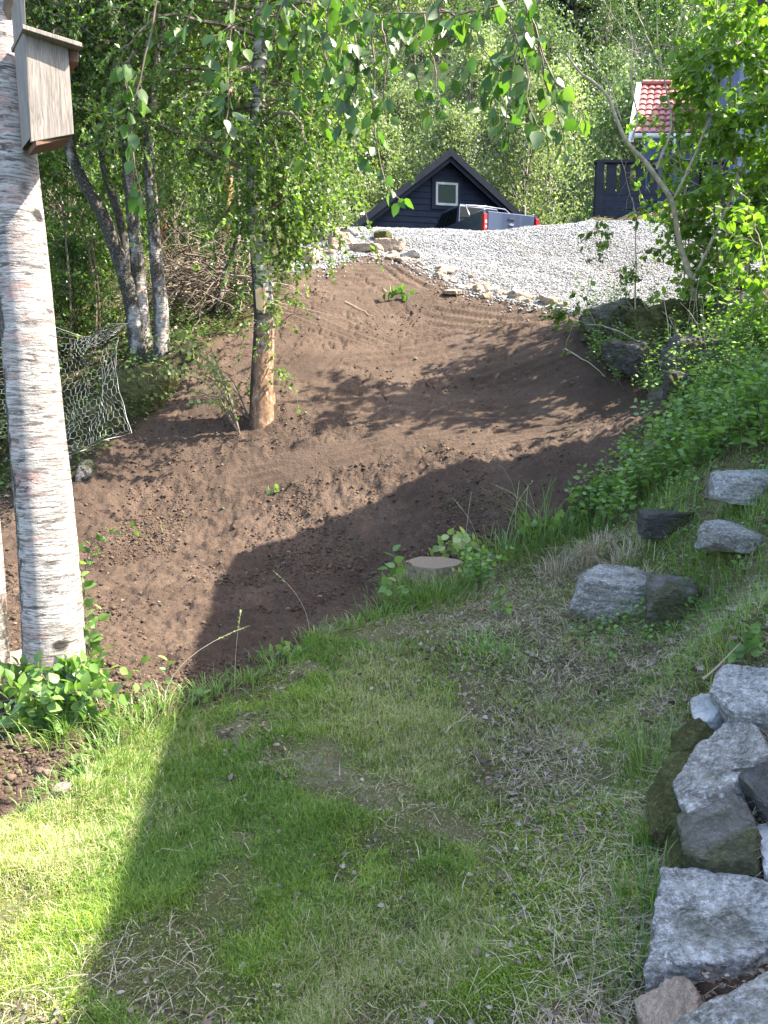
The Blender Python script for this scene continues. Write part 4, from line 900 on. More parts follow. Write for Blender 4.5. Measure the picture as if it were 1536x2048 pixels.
# nest box
t = NT('weathered_wood'); v = t.coord((14, 14, .9)); a_ = t.noise(v, 6, 6, .7, 1.2); b_ = t.noise(t.coord((3, 3, .6)), 3, 4)
col = t.ramp(a_, [(.3, (.1, .085, .075)), (.48, (.22, .195, .175)), (.72, (.34, .31, .285))]); col = t.mix(t.ramp(b_, [(.5, 0.0), (.7, .5)]), col, (.4, .27, .18)); t.base(col, .8, 0, .25); t.bump(a_, .5, .004); M['wood'] = t.m
M['wood_brown'] = simple('brown_wood', (.15, .08, .05), .75, var=.3, scale=20, bump=.3)
xY = 3.72
TL, TR, BR_, BL = at(50, 62, xY), at(136, 92, xY + .11), at(148, 268, xY + .11), at(62, 284, xY)
ax = unit((TR - TL) + (BR_ - BL)); ax[2] = 0; ax = unit(ax); dpt = np.array([-ax[1], ax[0], 0]) * .2
nbx = empty('nest_box', tuple((BL + BR_) / 2), 'weathered grey wooden nest box with a slanting lid fixed to the big birch', 'nest box')
def plank(nm, q, off, m=M['wood'], parent=nbx):
    q = np.array(q); off = np.array(off); b = MB(); b.add(np.concatenate([q, q + off]), Q=[[0, 1, 2, 3], [7, 6, 5, 4], [0, 4, 5, 1], [1, 5, 6, 2], [2, 6, 7, 3], [3, 7, 4, 0]]); o = b.build(nm, m, parent)
    bv = o.modifiers.new('bevel', 'BEVEL'); bv.width = .0025; bv.segments = 2; bv.limit_method = 'ANGLE'; return o
du = unit(dpt)
plank('side_panel', [TL, TR, BR_, BL], du * .02); plank('side_panel', [TL + dpt, TR + dpt, BR_ + dpt, BL + dpt], du * .02)
inn = ax * .022
plank('front_panel', [TR + du * .021 - inn, TR + dpt - du * .001 - inn, BR_ + dpt - du * .001 - inn, BR_ + du * .021 - inn], ax * .02)
plank('floor', [BL + du * .015 + [0.025, 0, .02], BR_ + du * .015 + [-.012, 0, .02], BR_ + du * .015 + [-.012, 0, -.014], BL + du * .015 + [0.025, 0, -.014]], dpt * .9, M['wood_brown'])
BKt = at(38, -20, xY); BKb = at(60, 277, xY)
plank('back_board', [BKt + du * .0, at(49, -16, xY), at(70, 275, xY) - ax * .02 + du * .0, BKb], dpt * .95 + du * .01)
RTl, RTr = at(42, 53, xY - .02), at(161, 90, xY + .12); rth = np.array([0, 0, -.02])
plank('lid', [RTl - du * .03, RTr - du * .03, RTr - du * .03 + rth, RTl - du * .03 + rth], dpt * 1.35 + du * .02)
plank('lid_batten', [at(137, 95, xY + .12) + du * .01, at(158, 101, xY + .12) + du * .01, at(158, 124, xY + .12) + du * .01, at(137, 120, xY + .12) + du * .01], dpt * 1.1, M['wood_brown'])

# ---------------------------------------------------------------- middle birch with scraped bark
t = NT('scraped_birch_bark'); z_ = t.n('TexCoord'); sx = t.n('SeparateXYZ'); t.l(z_.outputs['Object'], sx.inputs[0])
v = t.coord((2.2, 2.2, 20)); n1 = t.noise(v, 1.6, 5, .6, .6); n2 = t.noise(t.coord((1, 1, .6)), 6, 6, .7)
col = t.ramp(n1, [(.42, (.05, .042, .038)), (.52, (.3, .28, .25)), (.7, (.46, .44, .41))])
soilc = t.ramp(t.noise(t.coord((1.5, 1.5, .8)), 14, 8, .8), [(.36, (.06, .038, .026)), (.48, (.2, .12, .075)), (.56, (.3, .17, .09)), (.63, (.5, .44, .38)), (.7, (.36, .14, .07))])
ad = t.n('Math', operation='MULTIPLY_ADD'); t.l(n2, ad.inputs[0]); ad.inputs[1].default_value = 2.6; t.l(sx.outputs['Z'], ad.inputs[2])
col = t.mix(t.ramp(ad.outputs[0], [(.0, 1.0), (1.0, 1.0)]), col, col)
mr = t.n('MapRange'); t.l(ad.outputs[0], mr.inputs[0]); mr.inputs[1].default_value = 3.0; mr.inputs[2].default_value = 2.1
col = t.mix(mr.outputs[0], col, soilc)
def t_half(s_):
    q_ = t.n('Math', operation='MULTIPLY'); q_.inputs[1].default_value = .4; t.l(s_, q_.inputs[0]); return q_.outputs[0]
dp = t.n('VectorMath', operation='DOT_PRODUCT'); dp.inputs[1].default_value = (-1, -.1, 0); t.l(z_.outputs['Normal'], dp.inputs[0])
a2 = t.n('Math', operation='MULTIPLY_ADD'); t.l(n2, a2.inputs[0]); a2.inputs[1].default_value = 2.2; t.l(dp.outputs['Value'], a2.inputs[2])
col = t.mix(t.ramp(t_half(a2.outputs[0]), [(.62, 0.0), (.8, 1.0)]), col, (.035, .03, .022))  # left side darkened in the colour, as shade away from the sun
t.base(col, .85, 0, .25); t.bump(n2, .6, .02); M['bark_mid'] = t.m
mt = px_line([(522, 826, 9.5), (524, 760, 9.5), (528, 650, 9.5), (522, 540, 9.5), (512, 430, 9.5), (512, 300, 9.55), (520, 150, 9.6), (522, 0, 9.6), (515, -300, 9.7), (510, -700, 9.8)]); mt[0][2] -= .15
mid = empty('birch_tree', tuple(mt[0]), 'birch standing in the soil with a muddy scraped trunk and hanging leafy twigs', 'tree')
mt[0][2] -= .2
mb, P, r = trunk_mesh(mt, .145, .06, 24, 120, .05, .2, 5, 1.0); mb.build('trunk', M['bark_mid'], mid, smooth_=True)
g = np.random.default_rng(99); tb, lb = MB(), MB()
n_ = crown(tb, lb, P, r, 4.2, 10.5, 56, 2.1, up=.35, droop=.5, ntw=13, Ltw=1.1, tdroop=.75, per_m=48, leaf=.052, g=g, taper=False, trad=.004)
crown(tb, lb, P, r, 3.7, 5.4, 10, .7, up=.3, droop=.7, ntw=9, Ltw=.9, tdroop=1.0, per_m=56, leaf=.05, g=g, side=(-.2, .9), taper=False, trad=.003)
crown(tb, lb, P, r, 3.7, 6.4, 26, 1.0, up=.3, droop=.7, ntw=10, Ltw=1.1, tdroop=1.0, per_m=52, leaf=.05, g=g, side=(-.1, .85), taper=False, trad=.004)
crown(tb, lb, P, r, 1.7, 3.6, 8, .5, up=.3, droop=.7, ntw=6, Ltw=.45, tdroop=.9, per_m=34, leaf=.045, g=g, taper=False, trad=.003)
tb.build('branch', M['bark_twig'], mid); lb.build('foliage', M['leaf_birch'], mid)
b = MB(); q0 = at(519, 600, 9.36); b.add([q0 + v_ for v_ in np.array([(-.05, 0, .12), (.06, .01, .17), (.09, .03, .02), (.05, .0, -.16), (-.04, 0, -.1)])] + [q0 + v_ for v_ in np.array([(-.05, .05, .12), (.06, .06, .17), (.09, .08, .02), (.05, .05, -.16), (-.04, .05, -.1)])], Q=[[i, (i + 1) % 5, 5 + (i + 1) % 5, 5 + i] for i in range(5)], polys=[[4, 3, 2, 1, 0]]); b.build('bark_wound', simple('raw_wood', (.62, .42, .22), .7), mid)
# muddy root lump
q = hit(552, 790); bo_ = boulder('root_lump', (q[0] - .03, 9.5, q[2] - .03), (.12, .16, .34), simple('muddy_root', (.24, .14, .08), .9, bump=.6), None, None, 140, sub=4); bo_.location = tuple(np.array(bo_.location) - np.array(mid.location)); bo_.parent = mid
for k_ in ('label', 'category'):
    if k_ in bo_: del bo_[k_]
# ---------------------------------------------------------------- the birch clump at left
CL = [([(282, 700, 11), (262, 600, 11), (232, 500, 11), (205, 430, 11), (170, 370, 11), (140, 300, 11), (110, 180, 11), (80, 0, 11), (60, -300, 11)], .12, 'dark leaning birch stem, leftmost of the clump', 'bark_dark'),
      ([(288, 690, 11.1), (280, 600, 11.1), (272, 500, 11.1), (262, 400, 11.1), (255, 300, 11.1), (262, 150, 11.1), (280, 0, 11.1), (290, -400, 11.1)], .115, 'birch with a grey white trunk in the middle of the clump', 'bark'),
      ([(322, 700, 10.8), (322, 620, 10.8), (312, 520, 10.8), (304, 400, 10.8), (298, 300, 10.8), (310, 150, 10.8), (330, 0, 10.8), (345, -400, 10.8)], .11, 'birch with the palest trunk, rightmost of the clump', 'bark'),
      ([(296, 660, 11.6), (262, 560, 11.6), (240, 440, 11.6), (215, 360, 11.6), (202, 280, 11.6), (215, 200, 11.6), (240, 60, 11.6), (250, -200, 11.6)], .08, 'thin crooked birch stem behind the leaning one', 'bark_dark'),
      ([(425, 655, 12.2), (445, 570, 12.2), (470, 500, 12.2), (478, 430, 12.2), (476, 350, 12.2), (480, 260, 12.2), (470, 140, 12.2), (450, 0, 12.2), (440, -200, 12.2)], .06, 'slim bent birch just left of the muddy trunk', 'bark')]
for k, (pts, r0, lb_, bk) in enumerate(CL):
    T_ = px_line(pts); T_[0][2] -= .3
    tr = empty('birch_tree', tuple(T_[0]), lb_, 'tree', 'birches of the left-hand clump')
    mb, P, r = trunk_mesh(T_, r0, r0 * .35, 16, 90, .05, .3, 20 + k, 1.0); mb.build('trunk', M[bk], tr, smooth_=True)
    tb, lv = MB(), MB()
    crown(tb, lv, P, r, 5.1, min(9.5, P[-1, 2]), 36 if r0 > .07 else 22, 2.1, up=.35, droop=.4, ntw=11, Ltw=.9, tdroop=.6, per_m=42, leaf=.058, g=g, taper=False, trad=.005)
    tb.build('branch', M['bark_twig'], tr); lv.build('foliage', M['leaf_birch'] if k % 2 else M['leaf_dark'], tr)
# pine trunks far
for (pts, Y, r0, lb_) in (([(452, 470), (457, 400), (456, 330), (458, 250), (460, 60), (462, -200)], 20, .13, 'orange-barked pine trunk seen between the birches'), ([(323, 470), (325, 430), (328, 380), (330, 250), (332, 0)], 21, .11, 'second thinner orange pine trunk behind the birch clump')):
    T_ = px_line(pts, Y); T_[0][2] -= 1; tr = empty('pine_tree', tuple(T_[0]), lb_, 'tree'); mb, P, r = trunk_mesh(T_, r0, .05, 12, 50, .05, .1, 2); mb.build('trunk', M['bark_pine'], tr, smooth_=True)
    tb, lv = MB(), MB(); crown(tb, lv, P, r, 9, P[-1, 2], 14, 1.6, ntw=7, Ltw=.6, per_m=30, leaf=.1, g=g, width=.4); tb.build('branch', M['bark_pine'], tr); lv.build('crown', M['leaf_far3'], tr)

# ---------------------------------------------------------------- shrubs at right
g = np.random.default_rng(123)
def shrub(name, label, stems, nb, Lb, leaf, per, mat='leaf_shrub', bark='bark_pale', group=None, zmin=2.6, ntw=6, Ltw=.5, tmpl=LEAF, side=None):
    root = empty(name, tuple(stems[0][0][0]), label, 'shrub', group); sb, tb, lv = MB(), MB(), MB(); tot = 0
    for L_, r0 in stems:
        P = resample(L_, 30); P = P + np.cumsum(g.normal(size=P.shape) * .006, axis=0); rr_ = np.linspace(r0, r0 * .3, 30); sb.tube(P, rr_, 8)
        z0 = max(zmin, P[0, 2] + .4)
        if nb: tot += crown(tb, lv, P, rr_, z0, P[:, 2].max(), nb, Lb, up=.6, droop=.2, ntw=ntw, Ltw=Ltw, tdroop=.15, per_m=per, leaf=leaf, g=g, taper=False, trad=.004, tmpl=tmpl, side=side)
    sb.build('stem', M[bark], root, smooth_=True)
    if nb: tb.build('branch', M[bark], root); lv.build('foliage', M[mat], root)
    return root
# tall tree out of frame to the right: its crown shades the soil
rt = np.array([[6.3, 10.7, 2.2], [6.2, 10.7, 3.6], [6.1, 10.6, 5], [6.0, 10.5, 6.6]])
rt[0, 2] = gz(6.3, 10.7) - .2
rtree = empty('broadleaf_tree', tuple(rt[0]), 'tall leafy tree just beyond the right picture edge, shading the soil', 'tree')
mb, P, r = trunk_mesh(rt, .1, .04, 12, 50, .04, .3, 31); mb.build('trunk', M['bark_twig'], rtree, smooth_=True)
tb, lv = MB(), MB(); crown(tb, lv, P, r, 3.6, 6.4, 34, 1.5, up=.3, droop=.2, ntw=10, Ltw=.7, tdroop=.2, per_m=26, leaf=.09, g=g, taper=False, trad=.004, side=(2.6, .5)); tb.build('branch', M['bark_twig'], rtree); lv.build('foliage', M['leaf_shrub'], rtree)
# leafy bushes of the left wood
for k, (x_, y_, h_, lb_) in enumerate(((-5.6, 10.6, 3.0, 'dense leafy bush right beside the big birch, behind the wire netting'), (-4.9, 12.3, 3.4, 'dense leafy bush behind the leaning birch stem'), (-6.6, 12.8, 4.2, 'tall leafy bush half hidden by the big birch trunk'), (-2.5, 17.5, 2.4, 'light leafy bush behind the muddy birch'))):
    z_ = gz(x_, y_); stems = []
    for q_ in range(5): e_ = np.array([x_ + g.normal() * .6, y_ + g.normal() * .5, z_ + h_ * g.uniform(.8, 1.1)]); s_ = np.array([x_ + g.normal() * .15, y_ + g.normal() * .15, z_ - .1]); stems.append((np.array([s_, s_ * .6 + e_ * .4 + g.normal(size=3) * .1, e_]), .022))
    bs = empty('leafy_bush', (x_, y_, z_ - .1), lb_, 'bush'); sb, tb, lv = MB(), MB(), MB()
    for L_, r0 in stems:
        P = resample(L_, 20); rr_ = np.linspace(r0, r0 * .3, 20); sb.tube(P, rr_, 6); crown(tb, lv, P, rr_, z_ + .15, P[:, 2].max(), 11, .8, up=.5, droop=.2, ntw=6, Ltw=.45, tdroop=.2, per_m=40, leaf=.065, g=g, taper=False, trad=.003)
    sb.build('stem', M['bark_twig'], bs); tb.build('branch', M['bark_twig'], bs); lv.build('foliage', M['leaf_birch'], bs)
# bare crooked tree
S = [(px_line([(1425, 735, 10.12), (1400, 640, 10.00), (1385, 560, 9.89), (1362, 480, 9.89), (1350, 400, 9.77), (1320, 350, 9.77), (1290, 310, 9.77), (1262, 280, 9.77), (1240, 240, 9.77), (1222, 190, 9.77), (1195, 160, 9.77), (1160, 135, 9.77), (1135, 100, 9.77)]), .042)]
bare = shrub('bare_tree', 'crooked pale-barked small tree, mostly leafless, leaning left over the drive', S, 0, 0, 0, 0)
tb, lv = MB(), MB()
for pts, r0 in (([(1262, 280), (1275, 230), (1262, 150), (1268, 80), (1255, 20), (1240, -40)], .014), ([(1240, 240), (1215, 175), (1180, 120), (1150, 80), (1128, 100)], .008), ([(1315, 340), (1345, 250), (1330, 150), (1318, 60), (1310, -60)], .016), ([(1320, 130), (1290, 70), (1262, 0), (1250, -60)], .009), ([(1330, 150), (1360, 60), (1370, -40)], .009),
                ([(1275, 165), (1240, 100), (1215, 70), (1228, 60)], .006), ([(1268, 80), (1232, 50), (1200, 0)], .006), ([(1262, 150), (1290, 110), (1285, 90)], .005), ([(1222, 190), (1230, 130), (1200, 90)], .005), ([(1350, 400), (1400, 300), (1440, 180), (1450, 60), (1440, -60)], .018), ([(1255, 275), (1230, 290), (1250, 350), (1270, 420)], .005), ([(1385, 560), (1460, 400), (1500, 250), (1520, 60)], .02)):
    L_ = resample(px_line(pts, 9.78), 14); L_ += np.cumsum(g.normal(size=L_.shape) * .008, axis=0); tb.tube(L_, np.linspace(r0, .002, 14), 5)
    for q in range(7):
        p, d = lerpP(L_, np.array([g.uniform(.3, 1)])); W = wander(p[0], d[0] + g.normal(size=3) * .8, g.uniform(.12, .35), 4, .3, 0, g); tb.tube(W, [.003, .0025, .002, .0015, .001], 3, cap=False)
    if r0 >= .016: put_leaves(lv, [L_[8:]], 30, .07, tmpl=LEAF, g=g, off=.05)
tb.build('branch', M['bark_pale'], bare); lv.build('foliage', M['leaf_shrub'], bare)
def stem(px0, py0, Y0, px1, py1, Y1, r0):
    a = at(px0, py0, Y0); b = at(px1, py1, Y1); m1 = a * .66 + b * .34 + g.normal(size=3) * .12; m2 = a * .33 + b * .67 + g.normal(size=3) * .15; return (np.array([a, m1, m2, b]), r0)
SG = 'leafy shrubs on the right-hand bank'
shrub('leafy_shrub', 'tall bright green shrub filling the upper right corner', [stem(1470, 760, 9.92, 1500, -60, 9.66, .03), stem(1440, 770, 10.05, 1430, -120, 9.92, .026), stem(1500, 740, 9.53, 1580, -40, 9.39, .03), stem(1520, 700, 10.19, 1640, 0, 10.19, .03)], 26, .8, .09, 28, zmin=2.9, ntw=7, Ltw=.45, group=SG)
shrub('leafy_shrub', 'many-stemmed shrub with the lowest leaves, in front of the shaded boulders', [stem(1385, 750, 10.84, 1395, 230, 10.44, .018), stem(1400, 760, 10.70, 1352, 250, 10.44, .016), stem(1370, 760, 10.97, 1318, 300, 10.84, .013), stem(1425, 760, 10.57, 1440, 150, 10.31, .02), stem(1410, 750, 11.10, 1480, 350, 10.70, .015)], 13, .55, .08, 19, zmin=2.1, ntw=6, Ltw=.35, group=SG)
shrub('leafy_shrub', 'shrub reaching in from the right picture edge at half height', [stem(1580, 760, 8.61, 1530, 470, 8.36, .02), stem(1600, 800, 8.23, 1560, 560, 7.83, .018)], 12, .6, .08, 20, zmin=2.1, ntw=6, Ltw=.4, group=SG)
shrub('sapling', 'thin upright sapling with a bare pale stem at the end of the soil', [(px_line([(1288, 785, 10.23), (1272, 690, 10.23), (1270, 600, 10.18), (1275, 480, 10.12), (1268, 400, 10.12)]), .016), (px_line([(1270, 620, 10.23), (1240, 560, 10.12), (1210, 500, 10.00), (1165, 480, 10.00)]), .005), (px_line([(1272, 640, 10.23), (1250, 610, 10.12), (1190, 600, 10.00), (1150, 625, 10.00)]), .005)], 4, .3, .06, 30, zmin=2.2, ntw=5, Ltw=.25, group=None)
S = [(px_line([(1440, 745, 9.20), (1400, 730, 9.31), (1330, 705, 9.43), (1250, 668, 9.54), (1190, 650, 9.66), (1150, 640, 9.66)]), .012), (px_line([(1330, 705, 9.43), (1300, 745, 9.31), (1240, 750, 9.43), (1180, 760, 9.54)]), .004), (px_line([(1150, 640, 9.66), (1135, 690, 9.66), (1122, 720, 9.66)]), .003), (px_line([(1190, 650, 9.66), (1172, 600, 9.66), (1180, 540, 9.66), (1160, 460, 9.66)]), .004)]
low = shrub('low_branch_shrub', 'long low pale branch reaching left over the edge of the soil', S, 0, 0, 0, 0)
lv = MB(); put_leaves(lv, [resample(s[0], 12) for s in S], 22, .055, tmpl=LEAF, g=g, off=.03); lv.build('foliage', M['leaf_shrub'], low)
# loose tangle of thin stems
tb = MB()
for k in range(60):
    px = g.uniform(1340, 1520); a = at(px, g.uniform(740, 790), g.uniform(9.0, 10.2)); W = wander(a, (g.normal() * .3, g.normal() * .2, 1), g.uniform(.7, 1.6), 7, .4, .02, g); tb.tube(W, np.linspace(.009, .003, 8), 4, cap=False)
tg_ = tb.build('stem_thicket', M['bark_pale'], None, origin=tuple(at(1430, 760, 9.5))); tag(tg_, 'thicket of bare thin stems in front of the shaded boulders', 'thicket')
# ---------------------------------------------------------------- ground cover
def sample_pts(n, ymin, ymax, g, codes, vis=1.25, dens=None):
    """random ground points inside the widened view, denser near"""
    out = []
    tot = 0
    while tot < n:
        m = 200000; y = ymin * (ymax / ymin) ** g.random(m); x = (g.random(m) * 2 - 1) * (y * .56 * vis + .4)
        keep = np.isin(reg(x, y), codes)
        if dens is not None: keep &= g.random(m) < dens(x, y)
        out.append(np.stack([x[keep], y[keep]], -1)); tot += keep.sum()
        if len(out) > 200: break
    return np.concatenate(out)[:n]
def blades(P, h, wd, lean, g, col, segs=2, az=None):
    n = len(P); z = HD(P[:, 0], P[:, 1]); B = np.stack([P[:, 0], P[:, 1], z - .004], -1)
    a = g.random(n) * 6.283 if az is None else az; dr = np.stack([np.cos(a), np.sin(a), np.zeros(n)], -1)
    pa = a + 1.57 + g.normal(size=n) * .4; sd = np.stack([np.cos(pa), np.sin(pa), np.zeros(n)], -1)
    h = h[:, None]; l = lean[:, None]; w_ = wd[:, None]
    rows = []
    for s in range(segs):
        t_ = s / segs; c = B + dr * h * l * t_ ** 1.8 + np.array([0, 0, 1.]) * h * (t_ - .45 * l * t_ ** 2.5); ww = w_ * (1 - .45 * t_)
        rows += [c - sd * ww, c + sd * ww]
    tip = B + dr * h * l + np.array([0, 0, 1.]) * h * (1 - .45 * l); rows.append(tip)
    k = len(rows); V = np.stack(rows, 1).reshape(-1, 3); off = (np.arange(n) * k)[:, None]
    Q = np.concatenate([off + np.array([[2 * s, 2 * s + 1, 2 * s + 3, 2 * s + 2]]) for s in range(segs - 1)]) if segs > 1 else None
    T = off + np.array([[2 * segs - 2, 2 * segs - 1, 2 * segs]])
    return V, Q, T, np.repeat(col, k)
M['thatch'] = foliage('thatch', [(0, (.04, .035, .02)), (.35, (.13, .11, .07)), (.6, (.26, .23, .15)), (.8, (.16, .2, .05)), (1, (.45, .4, .3))], .15, .6)
g = np.random.default_rng(5)
def lush(x, y): return np.clip(.36 + 2.1 * fbm(x * 1.1 + 3, y * 1.1, 3) + 1.7 * fbm(x * 4, y * 4, 3) + .55 * smooth(-.7, -1.7, x) + .25 * smooth(2.4, 1.3, y) - .4 * smooth(-.1, .8, x) + .12 * smooth(0, -.5, x) + .3 * smooth(-.6, -1.1, x) + .2 * smooth(2.6, 1.6, y) * smooth(.3, -.3, x), .13, 1)
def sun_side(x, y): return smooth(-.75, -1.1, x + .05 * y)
mb = MB()
P = sample_pts(400000, 1.1, 13, g, [0], dens=lush); n = len(P); lu = lush(P[:, 0], P[:, 1])
h = (.013 + .027 * lu) * (1 + .35 * g.normal(size=n)).clip(.4, 2.4) * (1 + .5 * smooth(4.5, 7.5, P[:, 1]))
pal = g.random(n); dry = fbm(P[:, 0] * 1.6 + 9, P[:, 1] * 1.6, 3); col = np.where(g.random(n) < np.clip(.2 + .9 * dry + .25 * smooth(.2, 1.2, P[:, 0]), .03, .6), .86 + .14 * pal, .78 * pal * (.55 + .45 * smooth(-.3, .3, fbm(P[:, 0] * 2, P[:, 1] * 2 + 30, 3))) + .12 * sun_side(P[:, 0], P[:, 1]))  # blades tinted lighter on the sunny side, sunlight put into the colour
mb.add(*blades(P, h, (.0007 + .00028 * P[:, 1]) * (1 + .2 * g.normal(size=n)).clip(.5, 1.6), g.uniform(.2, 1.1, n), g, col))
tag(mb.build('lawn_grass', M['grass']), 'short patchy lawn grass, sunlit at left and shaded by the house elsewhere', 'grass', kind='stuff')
# straw thatch lying on the ground
mb = MB(); P = sample_pts(26000, 1.1, 10, g, [0], dens=lambda x, y: np.clip(.06 - 1.0 * fbm(x * 1.1 + 3, y * 1.1, 3) + .7 * smooth(0.1, 1, x), .02, 1) * (.25 + .75 * smooth(-.45, .3, x)) * smooth(-1.2, -.9, x)); n = len(P)
V, Q, T, r_ = blades(P, g.uniform(.03, .1, n), np.full(n, .0008) + .0002 * P[:, 1], g.uniform(1.6, 2.1, n), g, g.random(n)); mb.add(V, Q, T, r_)
tag(mb.build('straw_thatch', M['straw']), 'dry straw lying flat among the lawn grass', 'straw', kind='stuff')
# long grass tufts
def tufts(name, label, spots, mat='grass_long', kind=None, group=None, cat='grass tuft'):
    mb = MB(); c0 = None
    for (px, py, rad, n, h0, ln) in spots:
        q = hit(px, py); c0 = q if c0 is None else c0; P = np.stack([q[0] + g.normal(size=n) * rad, q[1] + g.normal(size=n) * rad * .8], -1)
        az = np.arctan2(P[:, 1] - q[1], P[:, 0] - q[0]) + g.normal(size=n) * .7
        mb.add(*blades(P, h0 * g.uniform(.45, 1.15, n), np.full(n, .0016 + .0003 * q[1]), g.uniform(.15, ln, n), g, g.random(n), 4, az))
    return tag(mb.build(name, M[mat], None, origin=tuple(c0)), label, cat, group, 'stuff')
tufts('grass_tuft', 'lush long-bladed grass tuft in front of the tree stump', [(830, 1185, .12, 420, .24, 1.0), (870, 1210, .18, 500, .18, 1.0), (800, 1215, .1, 160, .2, 1.0), (910, 1180, .1, 260, .2, 1.0)])
tufts('grass_tuft', 'dense round green tussock in the middle of the lawn', [(980, 1320, .14, 700, .08, 1.1)])
tufts('grass_tuft', 'sunny yellow-green grass fringe at the soil edge below the big birch', [(290, 1475, .13, 300, .16, 1.1), (240, 1520, .13, 260, .13, 1.1), (330, 1440, .1, 200, .14, 1), (180, 1590, .12, 220, .1, 1.1), (140, 1620, .1, 160, .1, 1.1)])
tufts('grass_tuft', 'fine grass below the leafy clump at the big birch', [(130, 1490, .12, 300, .13, 1.2)])
tufts('grass_tuft', 'tall grass growing among the weeds on the right bank', [(1370, 930, .22, 400, .38, .9), (1300, 960, .16, 200, .3, .9), (1420, 900, .2, 260, .35, .9)])
tufts('grass_tuft', 'tall thin grass standing against the left side of the dry wall', [(1300, 1560, .06, 120, .2, .8), (1310, 1690, .05, 120, .2, .8), (1290, 1830, .05, 160, .17, .7), (1270, 1940, .06, 140, .13, .7), (1250, 1990, .05, 100, .1, .7)])
tufts('grass_tuft', 'arching long grass at the top of the bank beside the dark soil', [(1070, 1090, .12, 60, .75, 1.5), (1010, 1120, .16, 260, .3, 1.2), (1120, 1100, .2, 300, .28, 1.2), (1180, 1080, .18, 240, .28, 1.2)])
tufts('grass_tuft', 'pale drooping dry grass hanging over the grass-fringed rock', [(1190, 1125, .07, 300, .24, 1.5), (1250, 1140, .1, 300, .22, 1.5), (1120, 1150, .1, 160, .22, 1.6), (1280, 1190, .08, 160, .2, 1.6), (1180, 1240, .1, 160, .18, 1.6)], 'straw')
tufts('grass_tuft', 'grass between the stones on the upper right bank', [(1400, 1130, .2, 400, .16, 1.2), (1480, 1150, .2, 400, .16, 1.2), (1290, 1105, .16, 300, .16, 1.2), (1450, 1060, .2, 240, .18, 1.2), (1340, 1010, .2, 300, .2, 1.2), (1345, 1082, .12, 260, .1, 1.2), (1480, 1095, .14, 360, .1, 1.2), (1500, 1022, .16, 380, .12, 1.2), (1230, 1245, .14, 200, .12, 1.3), (1350, 1262, .12, 200, .12, 1.3), (1500, 1260, .15, 300, .18, 1.1), (1420, 1290, .15, 300, .12, 1.2)])
tufts('grass_tuft', 'grass fringe along the soil edge left of the stump', [(700, 1262, .1, 120, .12, 1.1), (640, 1290, .1, 120, .11, 1.1), (560, 1330, .1, 140, .12, 1.1), (500, 1370, .1, 160, .12, 1.1), (430, 1400, .09, 160, .12, 1.1), (760, 1240, .1, 160, .16, 1.1)])
# flowering grass stalks
def stalk(px, py, h, az, lean, label, i):
    q = hit(px, py); q[2] = float(HD(q[0], q[1])); tt = np.linspace(0, 1, 10); d = np.array([math.cos(az), math.sin(az), 0])
    P = q + d * h * lean * (tt ** 2)[:, None] + np.array([0, 0, 1]) * (h * (tt - .3 * lean * tt ** 2))[:, None]
    mb = MB(); mb.tube(P, np.linspace(.0016, .0009, 10), 4, rr=.9); p, dd = lerpP(P, g.uniform(.8, 1, 26))
    o = mb.build('seed_stalk', M['straw'], None, origin=tuple(q)); tag(o, label, 'grass stalk'); m2 = MB(); V, Q, T, r_ = leaves(p, dd + g.normal(size=(26, 3)) * .5, .014, QUAD, .7, g=g); m2.add(V, Q, T, r_); m2.build('seed_head', M['leaf_pale'], o); return o
stalk(330, 1440, .55, .2, .8, 'leaning grass seed stalk at the edge between sunlit soil and house shadow', 0)
stalk(620, 1290, .5, 2.9, .5, 'grass seed stalk over the shaded soil left of the stump', 1); stalk(470, 1400, .5, 1.5, .35, 'upright grass stalk near the lower end of the soil shadow', 2)
stalk(1010, 1110, .7, .7, .5, 'tall grass seed stalk behind the stump', 3); stalk(960, 1130, .6, 2.4, .5, 'grass seed stalk leaning left behind the stump', 4); stalk(930, 1120, .6, 1.2, .3, 'thin upright seed stalk just right of the stump', 5)
stalk(1090, 1080, .6, 2.6, .8, 'grass seed stalk arching left over the dark soil', 6)

# dead leaves, on lawn
mb = MB(); P = sample_pts(16000, 1.1, 8, g, [0], dens=lambda x, y: np.clip(.1 + .25 * smooth(.2, .9, x) - 1.4 * fbm(x * 1.3 + 3, y * 1.3, 3) + .4 * smooth(-.3, 1, x), .02, 1) * (1 - .9 * sun_side(x, y))); n = len(P)
B = np.stack([P[:, 0], P[:, 1], HD(P[:, 0], P[:, 1]) + g.uniform(.006, .028, n)], -1); D = g.normal(size=(n, 3)); D[:, 2] *= .3
mb.add(*leaves(B, D, g.uniform(.01, .03, n) * (1 + .35 * (P[:, 1] > 3)), LEAF, .8, flat=.9, g=g)); tag(mb.build('leaf_litter', M['litter']), 'dead brown and silvery leaves scattered on the lawn', 'dead leaves', kind='stuff')
# fine matted thatch: short dead bits
mb = MB(); P = sample_pts(120000, 1.1, 8, g, [0], dens=lambda x, y: np.clip(.55 - 1.5 * fbm(x * 1.1 + 3, y * 1.1, 3), .08, 1) * (1 - .6 * sun_side(x, y))); n = len(P)
B = np.stack([P[:, 0], P[:, 1], HD(P[:, 0], P[:, 1]) + g.uniform(.001, .014, n)], -1); D = g.normal(size=(n, 3)); D[:, 2] *= .22
mb.add(*leaves(B, D, g.uniform(.008, .028, n), QUAD, .16, g=g)); tag(mb.build('thatch', M['thatch']), 'fine matted dead grass and moss bits between the blades', 'thatch', kind='stuff')
